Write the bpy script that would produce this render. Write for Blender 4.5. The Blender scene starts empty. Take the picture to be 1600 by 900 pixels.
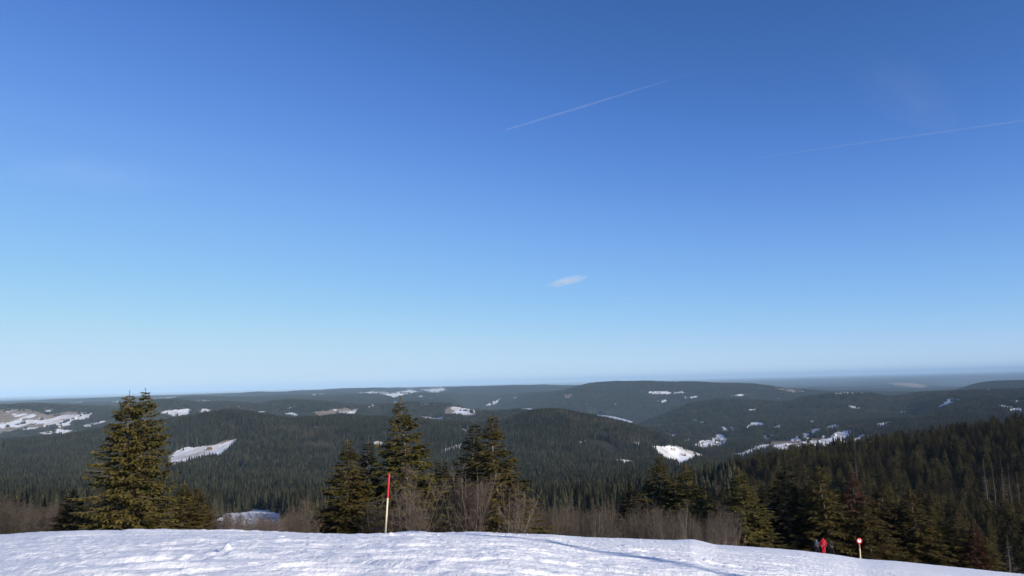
import bpy, math, random
import numpy as np
from mathutils import Matrix, Vector

# ------------------------------------------------------------------ camera
F = 1164.0                       # focal length in pixels of a 1600 px wide frame
PITCH = math.atan(146.0 / F); ROLL = math.radians(1.43)
sc = bpy.context.scene
cp, sp = math.cos(PITCH), math.sin(PITCH)
r0 = Vector((1, 0, 0)); u0 = Vector((0, -sp, cp)); fw = Vector((0, cp, sp))
cr = r0 * math.cos(ROLL) - u0 * math.sin(ROLL)
cu = u0 * math.cos(ROLL) + r0 * math.sin(ROLL)
cam_d = bpy.data.cameras.new('camera'); cam = bpy.data.objects.new('camera', cam_d)
sc.collection.objects.link(cam)
cam.matrix_world = Matrix(((cr.x, cu.x, -fw.x, 0), (cr.y, cu.y, -fw.y, 0), (cr.z, cu.z, -fw.z, 0), (0, 0, 0, 1)))
cam_d.sensor_width = 36.0; cam_d.lens = 36.0 * F / 1600.0
cam_d.clip_start = 0.2; cam_d.clip_end = 400000
sc.camera = cam

# ------------------------------------------------------------------ sky and sun
SUN_AZ = math.radians(130.0)     # clockwise from the view direction: low sun behind and to the right
SUN_EL = math.radians(19.5)
w = bpy.data.worlds.new('World'); sc.world = w; w.use_nodes = True
wn = w.node_tree.nodes; wl = w.node_tree.links
sky = wn.new('ShaderNodeTexSky'); sky.sky_type = 'NISHITA'; sky.sun_disc = False
sky.sun_elevation = SUN_EL; sky.sun_rotation = SUN_AZ
sky.altitude = 1450; sky.air_density = 0.7; sky.dust_density = 0.0; sky.ozone_density = 5.0
# the camera's soft shoulder, applied to the whole sky alike: bright sky is held back, deep sky keeps its blue
K = 0.13 / 1.5
def vmul(src, k):
    m = wn.new('ShaderNodeVectorMath'); m.operation = 'SCALE'; m.inputs[3].default_value = k; wl.new(src, m.inputs[0]); return m.outputs[0]
crv = wn.new('ShaderNodeRGBCurve')
for ch, xs, ys in ((0, (.055, .08, .125, .2, .4, .65), (0.040, 0.075, 0.143, 0.224, 0.381, 0.456)), (1, (.125, .181, .28, .42, .6, .72, 1.0), (0.120, 0.197, 0.323, 0.439, 0.531, 0.572, 0.605)), (2, (.305, .428, .62, .83, 1.05, 1.4), (0.365, 0.547, 0.688, 0.738, 0.746, 0.755))):
    c_ = crv.mapping.curves[ch]; c_.points[1].location = (1.0, (ys[-1] + 0.03) / 1.5)
    for a_, b_ in zip(xs, ys): c_.points.new(a_ / 1.5, b_ / 1.5)
crv.mapping.update()
wl.new(vmul(sky.outputs[0], K), crv.inputs[1])
wl.new(vmul(crv.outputs[0], 1 / K), wn['Background'].inputs[0]); wn['Background'].inputs[1].default_value = 0.13
to_sun = Vector((math.sin(SUN_AZ) * math.cos(SUN_EL), math.cos(SUN_AZ) * math.cos(SUN_EL), math.sin(SUN_EL)))
sd = bpy.data.lights.new('sun', 'SUN'); sd.energy = 5.0; sd.angle = math.radians(0.53); sd.color = (1.0, 0.90, 0.76)
sun = bpy.data.objects.new('sun', sd); sc.collection.objects.link(sun)
sun.rotation_euler = (-to_sun).to_track_quat('-Z', 'Y').to_euler()
sc.view_settings.view_transform = 'Standard'; sc.view_settings.look = 'None'
sc.view_settings.gamma = 1.0; sc.view_settings.use_curve_mapping = False
sc.view_settings.exposure = 0.27
sc.cycles.max_bounces = 5; sc.cycles.diffuse_bounces = 3; sc.cycles.volume_bounces = 3
sc.cycles.use_denoising = True

# ------------------------------------------------------------------ helpers
COL = sc.collection
CU, CR, FW = np.array(cu), np.array(cr), np.array(fw)
def ray(X, y):
    """pixel of the 1600x900 photograph -> (lateral, vertical) slopes per metre of depth"""
    d = np.multiply.outer((np.asarray(X, float) - 800) / F, CR) + np.multiply.outer(-(np.asarray(y, float) - 450) / F, CU) + FW
    return d[..., 0] / d[..., 1], d[..., 2] / d[..., 1]
def project(P):
    P = np.asarray(P, float); a = P @ CR; b = P @ CU; c = P @ FW
    return 800 + F * a / c, 450 - F * b / c
def hash2(ix, iy, seed):
    h = (ix.astype(np.int64) * 374761393 + iy.astype(np.int64) * 668265263 + seed * 974634777) & 0xffffffff
    h = ((h ^ (h >> 13)) * 1274126177) & 0xffffffff
    h = (h ^ (h >> 16)) & 0xffffff
    return h / float(0xffffff)
def vnoise(x, y, seed=0):
    ix = np.floor(x); iy = np.floor(y); fx = x - ix; fy = y - iy
    fx = fx * fx * (3 - 2 * fx); fy = fy * fy * (3 - 2 * fy)
    a = hash2(ix, iy, seed); b = hash2(ix + 1, iy, seed); c = hash2(ix, iy + 1, seed); d = hash2(ix + 1, iy + 1, seed)
    return (a + (b - a) * fx) * (1 - fy) + (c + (d - c) * fx) * fy - 0.5
def mesh_np(name, V, Fc, mats, smooth=False, attrs=None, fmat=None):
    """Fc: (n,3) or (n,4) int array, or list of such arrays"""
    me = bpy.data.meshes.new(name)
    V = np.asarray(V, np.float32); arrs = Fc if isinstance(Fc, list) else [Fc]
    arrs = [np.asarray(a, np.int32) for a in arrs if len(a)]
    me.vertices.add(len(V)); me.vertices.foreach_set('co', V.ravel())
    nl = sum(a.size for a in arrs); nf = sum(len(a) for a in arrs)
    me.loops.add(nl); me.polygons.add(nf)
    me.loops.foreach_set('vertex_index', np.concatenate([a.ravel() for a in arrs]))
    tot = np.concatenate([np.full(len(a), a.shape[1], np.int32) for a in arrs])
    me.polygons.foreach_set('loop_start', np.concatenate([[0], np.cumsum(tot)[:-1]]).astype(np.int32))
    me.polygons.foreach_set('loop_total', tot)
    for m in (mats if isinstance(mats, list) else [mats]): me.materials.append(m)
    if fmat is not None: me.polygons.foreach_set('material_index', np.asarray(fmat, np.int32))
    if smooth: me.polygons.foreach_set('use_smooth', np.ones(nf, bool))
    for k, v in (attrs or {}).items():
        at = me.attributes.new(k, 'FLOAT', 'POINT'); at.data.foreach_set('value', np.asarray(v, np.float32))
    me.update(calc_edges=True); me.validate()
    return me
def obj(name, me, parent=None, loc=None, **props):
    o = bpy.data.objects.new(name, me); COL.objects.link(o)
    if parent is not None: o.parent = parent
    if loc is not None: o.location = loc
    for k, v in props.items(): o[k] = v
    return o
def empty(name, label, cat, loc, rz=0, scale=1, group=None):
    o = bpy.data.objects.new(name, None); COL.objects.link(o); o.empty_display_size = 0.3
    o.location = loc; o.rotation_euler = (0, 0, rz); o.scale = scale if isinstance(scale, tuple) else (scale,) * 3
    o['label'] = label; o['category'] = cat
    if group: o['group'] = group
    return o
def grid_faces(nr, nc):
    i = np.arange(nr * nc).reshape(nr, nc)
    return np.stack([i[:-1, :-1], i[:-1, 1:], i[1:, 1:], i[1:, :-1]], -1).reshape(-1, 4)

# ------------------------------------------------------------------ materials
def mat(name, color, rough=0.85, spec=0.2, var=0.0, scale=3.0, color2=None, objvar=0.0, bump=0.0, bscale=20.0, stand=0.0):
    m = bpy.data.materials.new(name); m.use_nodes = True
    n = m.node_tree.nodes; l = m.node_tree.links; b = n['Principled BSDF']
    b.inputs['Roughness'].default_value = rough; b.inputs['Specular IOR Level'].default_value = spec
    tc = n.new('ShaderNodeTexCoord')
    nz = n.new('ShaderNodeTexNoise'); nz.inputs['Scale'].default_value = scale; nz.inputs['Detail'].default_value = 5
    l.new(tc.outputs['Object'], nz.inputs['Vector'])
    mx = n.new('ShaderNodeMix'); mx.data_type = 'RGBA'
    c2 = color2 or tuple(c * (1 - var) for c in color)
    mx.inputs[6].default_value = (*color, 1); mx.inputs[7].default_value = (*c2, 1)
    cr_ = n.new('ShaderNodeMapRange'); cr_.inputs[1].default_value = 0.35; cr_.inputs[2].default_value = 0.65
    l.new(nz.outputs['Fac'], cr_.inputs[0]); l.new(cr_.outputs[0], mx.inputs[0])
    out = mx.outputs[2]
    if objvar:
        oi = n.new('ShaderNodeObjectInfo'); hs = n.new('ShaderNodeHueSaturation')
        mr = n.new('ShaderNodeMapRange'); mr.inputs[3].default_value = 1 - objvar; mr.inputs[4].default_value = 1 + objvar
        mh = n.new('ShaderNodeMapRange'); mh.inputs[3].default_value = 0.485; mh.inputs[4].default_value = 0.515
        l.new(oi.outputs['Random'], mr.inputs[0]); l.new(oi.outputs['Random'], mh.inputs[0])
        l.new(mr.outputs[0], hs.inputs['Value']); l.new(mh.outputs[0], hs.inputs['Hue']); l.new(out, hs.inputs['Color'])
        out = hs.outputs[0]
    if stand:                                            # tone shifts from stand to stand across the land
        ol = n.new('ShaderNodeObjectInfo'); n3 = n.new('ShaderNodeTexNoise'); n3.inputs['Scale'].default_value = stand; n3.inputs['Detail'].default_value = 4; n3.inputs['Roughness'].default_value = 0.65
        l.new(ol.outputs['Location'], n3.inputs['Vector']); r3 = n.new('ShaderNodeMapRange'); r3.inputs[1].default_value = 0.3; r3.inputs[2].default_value = 0.7; r3.inputs[3].default_value = 0.55; r3.inputs[4].default_value = 1.5
        l.new(n3.outputs['Fac'], r3.inputs[0]); h3 = n.new('ShaderNodeHueSaturation'); l.new(r3.outputs[0], h3.inputs['Value']); l.new(out, h3.inputs['Color'])
        n4 = n.new('ShaderNodeTexNoise'); n4.inputs['Scale'].default_value = stand * 0.6; n4.inputs['Detail'].default_value = 5; n4.inputs['Roughness'].default_value = 0.75; va = n.new('ShaderNodeVectorMath'); va.inputs[1].default_value = (9000, 500, 70)
        l.new(ol.outputs['Location'], va.inputs[0]); l.new(va.outputs[0], n4.inputs['Vector']); r4 = n.new('ShaderNodeMapRange'); r4.inputs[1].default_value = 0.56; r4.inputs[2].default_value = 0.68; r4.inputs[4].default_value = 0.85
        l.new(n4.outputs['Fac'], r4.inputs[0]); x4 = n.new('ShaderNodeMix'); x4.data_type = 'RGBA'; l.new(r4.outputs[0], x4.inputs[0]); l.new(h3.outputs[0], x4.inputs[6]); x4.inputs[7].default_value = (0.066, 0.050, 0.036, 1)   # brown stands of beech and larch
        out = x4.outputs[2]
    l.new(out, b.inputs['Base Color'])
    if bump:
        n2 = n.new('ShaderNodeTexNoise'); n2.inputs['Scale'].default_value = bscale; n2.inputs['Detail'].default_value = 6
        l.new(tc.outputs['Object'], n2.inputs['Vector'])
        bp = n.new('ShaderNodeBump'); bp.inputs['Strength'].default_value = 1.0; bp.inputs['Distance'].default_value = bump
        l.new(n2.outputs['Fac'], bp.inputs['Height']); l.new(bp.outputs[0], b.inputs['Normal'])
    return m
M_needle = mat('spruce_needles', (0.100, 0.076, 0.021), color2=(0.046, 0.040, 0.013), scale=1.5, objvar=0.2, spec=0.1)
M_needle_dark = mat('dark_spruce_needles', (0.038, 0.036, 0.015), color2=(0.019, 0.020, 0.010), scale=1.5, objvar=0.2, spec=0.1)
M_needle_slope = mat('slope_spruce_needles', (0.085, 0.068, 0.026), color2=(0.026, 0.023, 0.010), scale=0.35, objvar=0.55, spec=0.1)
M_needle_far = mat('far_spruce_needles', (0.032, 0.032, 0.017), color2=(0.010, 0.012, 0.008), scale=0.3, objvar=0.8, spec=0.05, stand=0.006)
M_needle_red = mat('withered_needles', (0.105, 0.050, 0.026), color2=(0.06, 0.032, 0.018), scale=1.5, objvar=0.2, spec=0.1)
M_bark = mat('spruce_bark', (0.22, 0.17, 0.12), color2=(0.12, 0.09, 0.065), scale=6, bump=0.01)
M_limb = mat('dead_limb_wood', (0.24, 0.19, 0.14), color2=(0.15, 0.12, 0.09), scale=5)
M_twig = mat('bare_twigs', (0.092, 0.074, 0.056), color2=(0.052, 0.042, 0.033), scale=3, objvar=0.25)
M_shrub = mat('pale_shrub_twigs', (0.155, 0.124, 0.096), color2=(0.09, 0.07, 0.054), scale=3, objvar=0.2)
M_stem = mat('bare_stems', (0.21, 0.17, 0.135), color2=(0.12, 0.095, 0.075), scale=6, objvar=0.25)
M_grey = mat('dead_grey_wood', (0.15, 0.13, 0.11), color2=(0.09, 0.078, 0.066), scale=4, objvar=0.2)
M_red = mat('red_paint', (0.62, 0.030, 0.035), color2=(0.5, 0.022, 0.026), rough=0.5, spec=0.3)
M_cream = mat('cream_paint', (0.74, 0.64, 0.42), color2=(0.58, 0.48, 0.3), rough=0.6, scale=10)
M_orange = mat('orange_paint', (0.66, 0.20, 0.08), color2=(0.5, 0.13, 0.05), rough=0.5)
M_white = mat('white_paint', (0.8, 0.79, 0.77), color2=(0.7, 0.68, 0.66), rough=0.5)
M_wall = mat('house_plaster', (0.76, 0.72, 0.66), color2=(0.62, 0.57, 0.5), scale=0.4, objvar=0.3)
M_wood_wall = mat('house_timber', (0.14, 0.08, 0.05), color2=(0.09, 0.055, 0.035), scale=0.6, objvar=0.3)
M_roof_snow = mat('roof_with_snow', (0.72, 0.73, 0.76), color2=(0.22, 0.14, 0.11), scale=0.12)
M_roof = mat('roof_tiles', (0.17, 0.085, 0.065), color2=(0.09, 0.06, 0.05), scale=0.5, objvar=0.3)
M_pane = mat('window_glass', (0.02, 0.025, 0.03), rough=0.1, spec=0.5)
M_mast = mat('weathered_timber', (0.17, 0.13, 0.10), color2=(0.10, 0.08, 0.06), scale=4, bump=0.004)
M_ice = mat('snowy_lake_ice', (0.62, 0.66, 0.72), color2=(0.45, 0.5, 0.58), scale=0.004)

def snow_material():
    m = bpy.data.materials.new('wind_and_ski_worked_snow'); m.use_nodes = True
    n = m.node_tree.nodes; l = m.node_tree.links; b = n['Principled BSDF']
    b.inputs['Base Color'].default_value = (0.88, 0.89, 0.91, 1); b.inputs['Roughness'].default_value = 0.6
    b.inputs['Specular IOR Level'].default_value = 0.25
    tc = n.new('ShaderNodeTexCoord')
    n1 = n.new('ShaderNodeTexNoise'); n1.inputs['Scale'].default_value = 9; n1.inputs['Detail'].default_value = 7; n1.inputs['Roughness'].default_value = 0.62
    l.new(tc.outputs['Object'], n1.inputs['Vector'])
    bp = n.new('ShaderNodeBump'); bp.inputs['Strength'].default_value = 1.0; bp.inputs['Distance'].default_value = 0.05
    l.new(n1.outputs['Fac'], bp.inputs['Height']); l.new(bp.outputs[0], b.inputs['Normal'])
    return m
M_snow = snow_material()
M_bank = mat('old_snow', (0.86, 0.86, 0.86), color2=(0.40, 0.33, 0.25), scale=0.35)

def terrain_material():
    """forest floor, dry pasture and snow fields, chosen by the land-use attributes of the terrain mesh"""
    m = bpy.data.materials.new('winter_land'); m.use_nodes = True
    n = m.node_tree.nodes; l = m.node_tree.links; b = n['Principled BSDF']
    b.inputs['Roughness'].default_value = 0.9; b.inputs['Specular IOR Level'].default_value = 0.1
    tc = n.new('ShaderNodeTexCoord')
    def noise(s, d=5, r=0.6):
        z = n.new('ShaderNodeTexNoise'); z.inputs['Scale'].default_value = s; z.inputs['Detail'].default_value = d; z.inputs['Roughness'].default_value = r
        l.new(tc.outputs['Object'], z.inputs['Vector']); return z.outputs['Fac']
    def mix(a, bb, f):
        x = n.new('ShaderNodeMix'); x.data_type = 'RGBA'
        for k, v in ((6, a), (7, bb)):
            if isinstance(v, tuple): x.inputs[k].default_value = (*v, 1)
            else: l.new(v, x.inputs[k])
        l.new(f, x.inputs[0]); return x.outputs[2]
    def rng(v, a, bb):
        x = n.new('ShaderNodeMapRange'); x.inputs[1].default_value = a; x.inputs[2].default_value = bb; l.new(v, x.inputs[0]); return x.outputs[0]
    def att(k):
        x = n.new('ShaderNodeAttribute'); x.attribute_name = k; return x.outputs['Fac']
    def math_(op, a, bb):
        x = n.new('ShaderNodeMath'); x.operation = op
        for i, v in enumerate((a, bb)):
            if isinstance(v, (int, float)): x.inputs[i].default_value = v
            else: l.new(v, x.inputs[i])
        return x.outputs[0]
    forest = mix((0.014, 0.017, 0.013), (0.030, 0.032, 0.022), rng(noise(0.012), 0.35, 0.65))
    near = mix((0.045, 0.033, 0.024), (0.022, 0.019, 0.013), rng(noise(0.3), 0.4, 0.6))
    near = mix(near, (0.8, 0.81, 0.84), rng(noise(0.09, 6), 0.66, 0.69))
    ground = mix(forest, near, rng(att('near'), 0.2, 0.8))
    field = mix((0.20, 0.15, 0.10), (0.30, 0.24, 0.18), rng(noise(0.008), 0.4, 0.6))
    mpv = n.new('ShaderNodeMapping'); mpv.inputs['Scale'].default_value = (1, 0.22, 0.22); l.new(tc.outputs['Object'], mpv.inputs[0])
    def noise_w(s, d, r):
        z = n.new('ShaderNodeTexNoise'); z.inputs['Scale'].default_value = s; z.inputs['Detail'].default_value = d; z.inputs['Roughness'].default_value = r
        l.new(mpv.outputs[0], z.inputs['Vector']); return z.outputs['Fac']
    wob = math_('MULTIPLY', math_('SUBTRACT', noise_w(0.016, 6, 0.75), 0.5), 16.0)
    ground = mix(ground, field, rng(math_('ADD', att('field'), wob), -0.15, 0.15))
    snowc = mix((0.82, 0.83, 0.85), (0.50, 0.45, 0.39), rng(noise_w(0.012, 6, 0.8), 0.47, 0.62))
    ground = mix(ground, snowc, rng(math_('ADD', att('snow'), wob), -0.15, 0.15))
    l.new(ground, b.inputs['Base Color'])
    return m
M_land = terrain_material()

# ------------------------------------------------------------------ the snow slope: its shape
def poly(X, pts):
    p = np.array(pts, float); return np.interp(X, p[:, 0], p[:, 1])
CREST_Y = [(-300, 846), (0, 836.5), (60, 832.5), (130, 830), (200, 829), (300, 829), (400, 830), (500, 834), (560, 835), (600, 834.5), (640, 833), (700, 833), (800, 835), (860, 836), (900, 839), (1000, 842), (1080, 845), (1120, 851), (1200, 856), (1250, 860), (1300, 866), (1345, 873), (1400, 877), (1500, 887), (1600, 897), (1900, 930)]
CREST_R = [(-300, 30), (0, 32), (300, 29), (600, 27), (800, 30), (1000, 42), (1150, 52), (1300, 60), (1400, 66), (1600, 74), (1900, 80)]
_cx = np.arange(-300, 1901, 10.0); _cu, _cs = ray(_cx, poly(_cx, CREST_Y)); _crr = poly(_cx, CREST_R)
EYE = 1.65
def snow_z(u, Y):
    rc = np.interp(u, _cu, _crr); dep = -np.interp(u, _cu, _cs)
    a = dep - 2 * EYE / rc; b = EYE / rc ** 2
    return -EYE - a * Y - b * Y * Y
def snow_at(x, y): return float(snow_z(np.array([x / y]), np.array([y]))[0])

# ------------------------------------------------------------------ the land: ridge lines, near to far
def add(pts, d): return [(x, y + d) for x, y in pts]
HOR = [(-600, 631), (2200, 561)]
LAYERS = [
 (170, [(-400, 845), (0, 845), (300, 842), (600, 850), (900, 850), (1200, 866), (1400, 884), (1600, 904), (2000, 930)]),
 (400, [(-400, 838), (0, 832), (500, 838), (800, 842), (1000, 842), (1100, 850), (1200, 858), (1400, 862), (1600, 868), (2000, 860)]),
 (850, [(-400, 808), (0, 806), (500, 806), (800, 802), (1000, 790), (1100, 768), (1150, 752), (1250, 733), (1370, 718), (1450, 706), (1500, 699), (1540, 694), (1600, 683), (2000, 640)]),
 (1400, [(-400, 778), (0, 776), (500, 773), (800, 775), (1000, 762), (1100, 752), (1250, 748), (1600, 735), (2000, 720)]),
 (2000, [(-400, 748), (0, 746), (500, 745), (800, 747), (900, 746), (1000, 740), (1050, 737), (1200, 736), (1600, 735), (2000, 730)]),
 (2800, [(-400, 722), (0, 717), (300, 708), (400, 704), (600, 708), (700, 710), (800, 703), (900, 703), (950, 714), (1000, 724), (1050, 729), (1100, 727), (1200, 723), (1600, 720), (2000, 720)]),
 (3600, add([(-400, 690), (0, 686), (50, 683), (100, 679), (150, 669), (200, 660), (250, 656), (300, 648), (330, 643), (360, 641), (400, 645), (430, 651), (450, 655), (480, 653), (500, 652), (520, 650), (560, 652), (600, 654), (650, 658), (700, 662), (740, 662), (780, 660), (800, 654), (820, 647), (840, 642), (860, 640), (880, 641), (900, 645), (920, 648), (950, 653), (980, 660), (1000, 667), (1020, 675), (1040, 683), (1060, 693), (1100, 704), (1150, 703), (1200, 700), (1300, 698), (1600, 698), (2000, 700)], 6)),
 (4600, [(-400, 700), (0, 694), (150, 682), (200, 676), (300, 666), (360, 660), (450, 670), (600, 670), (740, 678), (800, 672), (860, 660), (900, 664), (1000, 684), (1050, 691), (1100, 690), (1150, 685), (1200, 680), (1250, 673), (1300, 668), (1350, 664), (1400, 662), (1450, 660), (1500, 656), (1600, 652), (2000, 650)]),
 (5800, [(-400, 688), (0, 683), (100, 679), (150, 673), (200, 669), (300, 662), (400, 662), (500, 662), (600, 664), (680, 662), (690, 659), (720, 652), (760, 646), (790, 643), (815, 641), (830, 645), (850, 653), (900, 670), (1000, 674), (1030, 673), (1060, 669), (1100, 665), (1150, 661), (1200, 657), (1300, 656), (1400, 656), (1430, 653), (1450, 645), (1480, 635), (1500, 630), (1530, 627), (1560, 627), (1600, 626), (2000, 615)]),
 (7500, [(-400, 640), (0, 637), (50, 635), (100, 637), (190, 639), (240, 629), (270, 627), (300, 633), (350, 633), (400, 636), (430, 631), (460, 629), (500, 630), (540, 633), (560, 635), (600, 632), (650, 629), (700, 633), (750, 643), (800, 652), (850, 658), (900, 662), (950, 670), (1000, 668), (1030, 655), (1050, 646), (1080, 634), (1120, 627), (1160, 626), (1200, 629), (1230, 631), (1260, 625), (1290, 621), (1330, 619), (1360, 620), (1380, 624), (1400, 625), (1440, 619), (1480, 617), (1500, 616), (1600, 612), (2000, 605)]),
 (9000, [(-400, 646), (0, 643), (300, 638), (500, 637), (700, 641), (760, 650), (800, 652), (850, 650), (880, 648), (900, 649), (950, 655), (990, 660), (1020, 658), (1050, 652), (1100, 641), (1200, 637), (1400, 633), (1600, 623), (2000, 620)]),
 (12300, [(-400, 640), (0, 635), (100, 633), (200, 633), (240, 627), (300, 623), (400, 623), (500, 620), (600, 619), (650, 619), (700, 621), (740, 633), (780, 638), (800, 632), (820, 623), (850, 615), (880, 609), (900, 604), (920, 599.5), (940, 598), (960, 597), (1000, 597), (1050, 598), (1100, 599), (1150, 600.5), (1180, 602), (1200, 604), (1225, 607), (1260, 611), (1300, 614), (1350, 616), (1400, 617), (1450, 616), (1480, 615), (1500, 608), (1520, 602), (1540, 599), (1560, 598), (1600, 597), (2000, 592)]),
 (14600, [(-400, 640), (0, 634), (300, 624), (400, 620), (500, 617), (560, 615), (700, 614), (800, 612), (900, 612), (1200, 610), (1300, 612), (1600, 610), (2000, 600)]),
 (18000, [(-400, 634), (0, 628), (50, 627), (100, 624), (150, 623), (190, 621), (240, 618), (300, 618), (350, 616), (400, 613), (450, 612), (500, 610), (550, 607), (600, 607), (650, 608), (700, 605), (750, 604), (800, 602.5), (850, 602), (900, 603), (1000, 606), (1200, 608), (1250, 607), (1400, 607), (1600, 606), (2000, 600)]),
 (26000, [(-400, 634), (0, 628), (400, 613), (700, 605), (800, 602.5), (900, 602), (1100, 604), (1250, 605), (1300, 603), (1350, 601), (1400, 598.5), (1425, 597.5), (1450, 601), (1480, 604), (1600, 603), (2000, 595)]),
 (45000, add(HOR, 9)), (130000, add(HOR, 3.5))]
UMAX = 1.5
U = np.concatenate([np.linspace(-1.1, -0.74, 30)[:-1], np.linspace(-0.74, 0.74, 800), np.linspace(0.74, UMAX, 70)[1:]])
YS = np.concatenate([np.geomspace(34, 400, 60)[:-1], np.geomspace(400, 1500, 60)[:-1], np.geomspace(1500, 4000, 120)[:-1],
                     np.geomspace(4000, 13000, 175)[:-1], np.geomspace(13000, 30000, 55)[:-1], np.geomspace(30000, 130000, 12)])
def layer_s(U):
    rows = []; lx = np.arange(-600, 2201, 10.0)
    for yy, pts in LAYERS:
        uu, ss = ray(lx, poly(lx, pts)); rows.append(np.interp(U, uu, ss))
    return np.array(rows)
def pchip_rows(xk, yk, x):
    """monotone cubic along axis 0 (xk: K, yk: K x N) at x (M) -> M x N"""
    h = np.diff(xk)[:, None]; d = np.diff(yk, axis=0) / h
    mm = np.zeros_like(yk); w1 = 2 * h[1:] + h[:-1]; w2 = h[1:] + 2 * h[:-1]
    same = d[:-1] * d[1:] > 0
    with np.errstate(divide='ignore', invalid='ignore'):
        mm[1:-1] = np.where(same, (w1 + w2) / (w1 / d[:-1] + w2 / d[1:]), 0)
    mm[0] = d[0]; mm[-1] = d[-1]
    k = np.clip(np.searchsorted(xk, x) - 1, 0, len(xk) - 2); t = ((x - xk[k]) / (xk[k + 1] - xk[k]))[:, None]; hh = h[k]
    return (yk[k] * (1 + 2 * t) * (1 - t) ** 2 + mm[k] * hh * t * (1 - t) ** 2 + yk[k + 1] * t * t * (3 - 2 * t) + mm[k + 1] * hh * t * t * (t - 1))
SL = layer_s(U)
near0 = np.stack([snow_z(U, np.full_like(U, yy)) / yy for yy in (34.0, 60.0, 95.0)])
lk = np.log(np.array([34.0, 60.0, 95.0] + [a for a, _ in LAYERS]))
S = pchip_rows(lk, np.vstack([near0, SL]), np.log(YS))
YG = YS[:, None] + 0 * U[None, :]; XG = YG * U[None, :]
ZG = S * YG
ZG += 580 * np.clip((U[None, :] - 0.80) / 0.3, 0, 1) ** 1.2 * np.exp(-(np.log(YG / 2300) / 0.5) ** 2)     # invented massif beyond the right edge, unseen, added to shade the valley
amp = np.clip((YG - 900) / 1800, 0, 1) * np.clip((60000 - YG) / 30000, 0, 1)
ZG += amp * (np.clip((YG - 1500) / 3000, 0, 1) * 42 * vnoise(XG / 800, YG / 1100, 17) + 14 * vnoise(XG / 420, YG / 420, 3) + 6 * vnoise(XG / 170, YG / 170, 5)) + 0.0012 * YG * amp * np.clip(YG / 9000, 0, 1.2) * vnoise(XG / 1100, YG / 1500, 8)
rcU = np.interp(U, _cu, _crr)
sz = snow_z(U[None, :] + 0 * YG, YG)
under = YG < 1.7 * rcU[None, :]
ZG = np.where(under, np.minimum(ZG, sz - 0.35), ZG)
# frozen lake: a level basin
LAKE_PX = [(916, 645.5), (932, 646.8), (960, 651), (976, 655), (989, 659), (984, 661.5), (962, 658.5), (940, 654.5), (918, 649.0)]
LAKE_Z = 9000 * float(ray(945, 651.5)[1])
lu, ls = ray([p[0] for p in LAKE_PX], [p[1] for p in LAKE_PX])
LK = np.stack([LAKE_Z / ls * lu, LAKE_Z / ls], -1)
def inside(px, py, poly_):
    r = np.zeros(px.shape, bool); q = poly_
    for i in range(len(q)):
        x1, y1 = q[i]; x2, y2 = q[(i + 1) % len(q)]
        if y1 == y2: continue
        c = ((y1 > py) != (y2 > py)) & (px < (x2 - x1) * (py - y1) / (y2 - y1) + x1)
        r ^= c
    return r
lkm = inside(XG, YG, LK)
ZG = np.where(lkm & (ZG < LAKE_Z + 60), np.minimum(ZG, LAKE_Z - 2), ZG)
SG = ZG / YG
CM = np.maximum.accumulate(SG, axis=0)                 # sight-line horizon, for leaving out what no viewpoint near here could see
def bil(G, u, Y):
    fc = np.interp(u, U, np.arange(len(U))); fr = np.interp(np.log(Y), np.log(YS), np.arange(len(YS)))
    c = np.clip(fc.astype(int), 0, len(U) - 2); r = np.clip(fr.astype(int), 0, len(YS) - 2); a = fc - c; b = fr - r
    return (G[r, c] * (1 - a) + G[r, c + 1] * a) * (1 - b) + (G[r + 1, c] * (1 - a) + G[r + 1, c + 1] * a) * b
def ground_z(x, y):
    return float(bil(ZG, np.array([x / y]), np.array([float(y)]))[0])
def hit(px, py, y0=300):
    """first ground point seen at a pixel"""
    u, s = ray(px, py); u = float(u); s = float(s)
    yy = np.geomspace(y0, 60000, 3000); g = bil(SG, np.full_like(yy, u), yy)
    k = np.argmax(g >= s)
    if not (g >= s).any(): return None
    return Vector((yy[k] * u, yy[k], yy[k] * g[k]))

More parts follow.
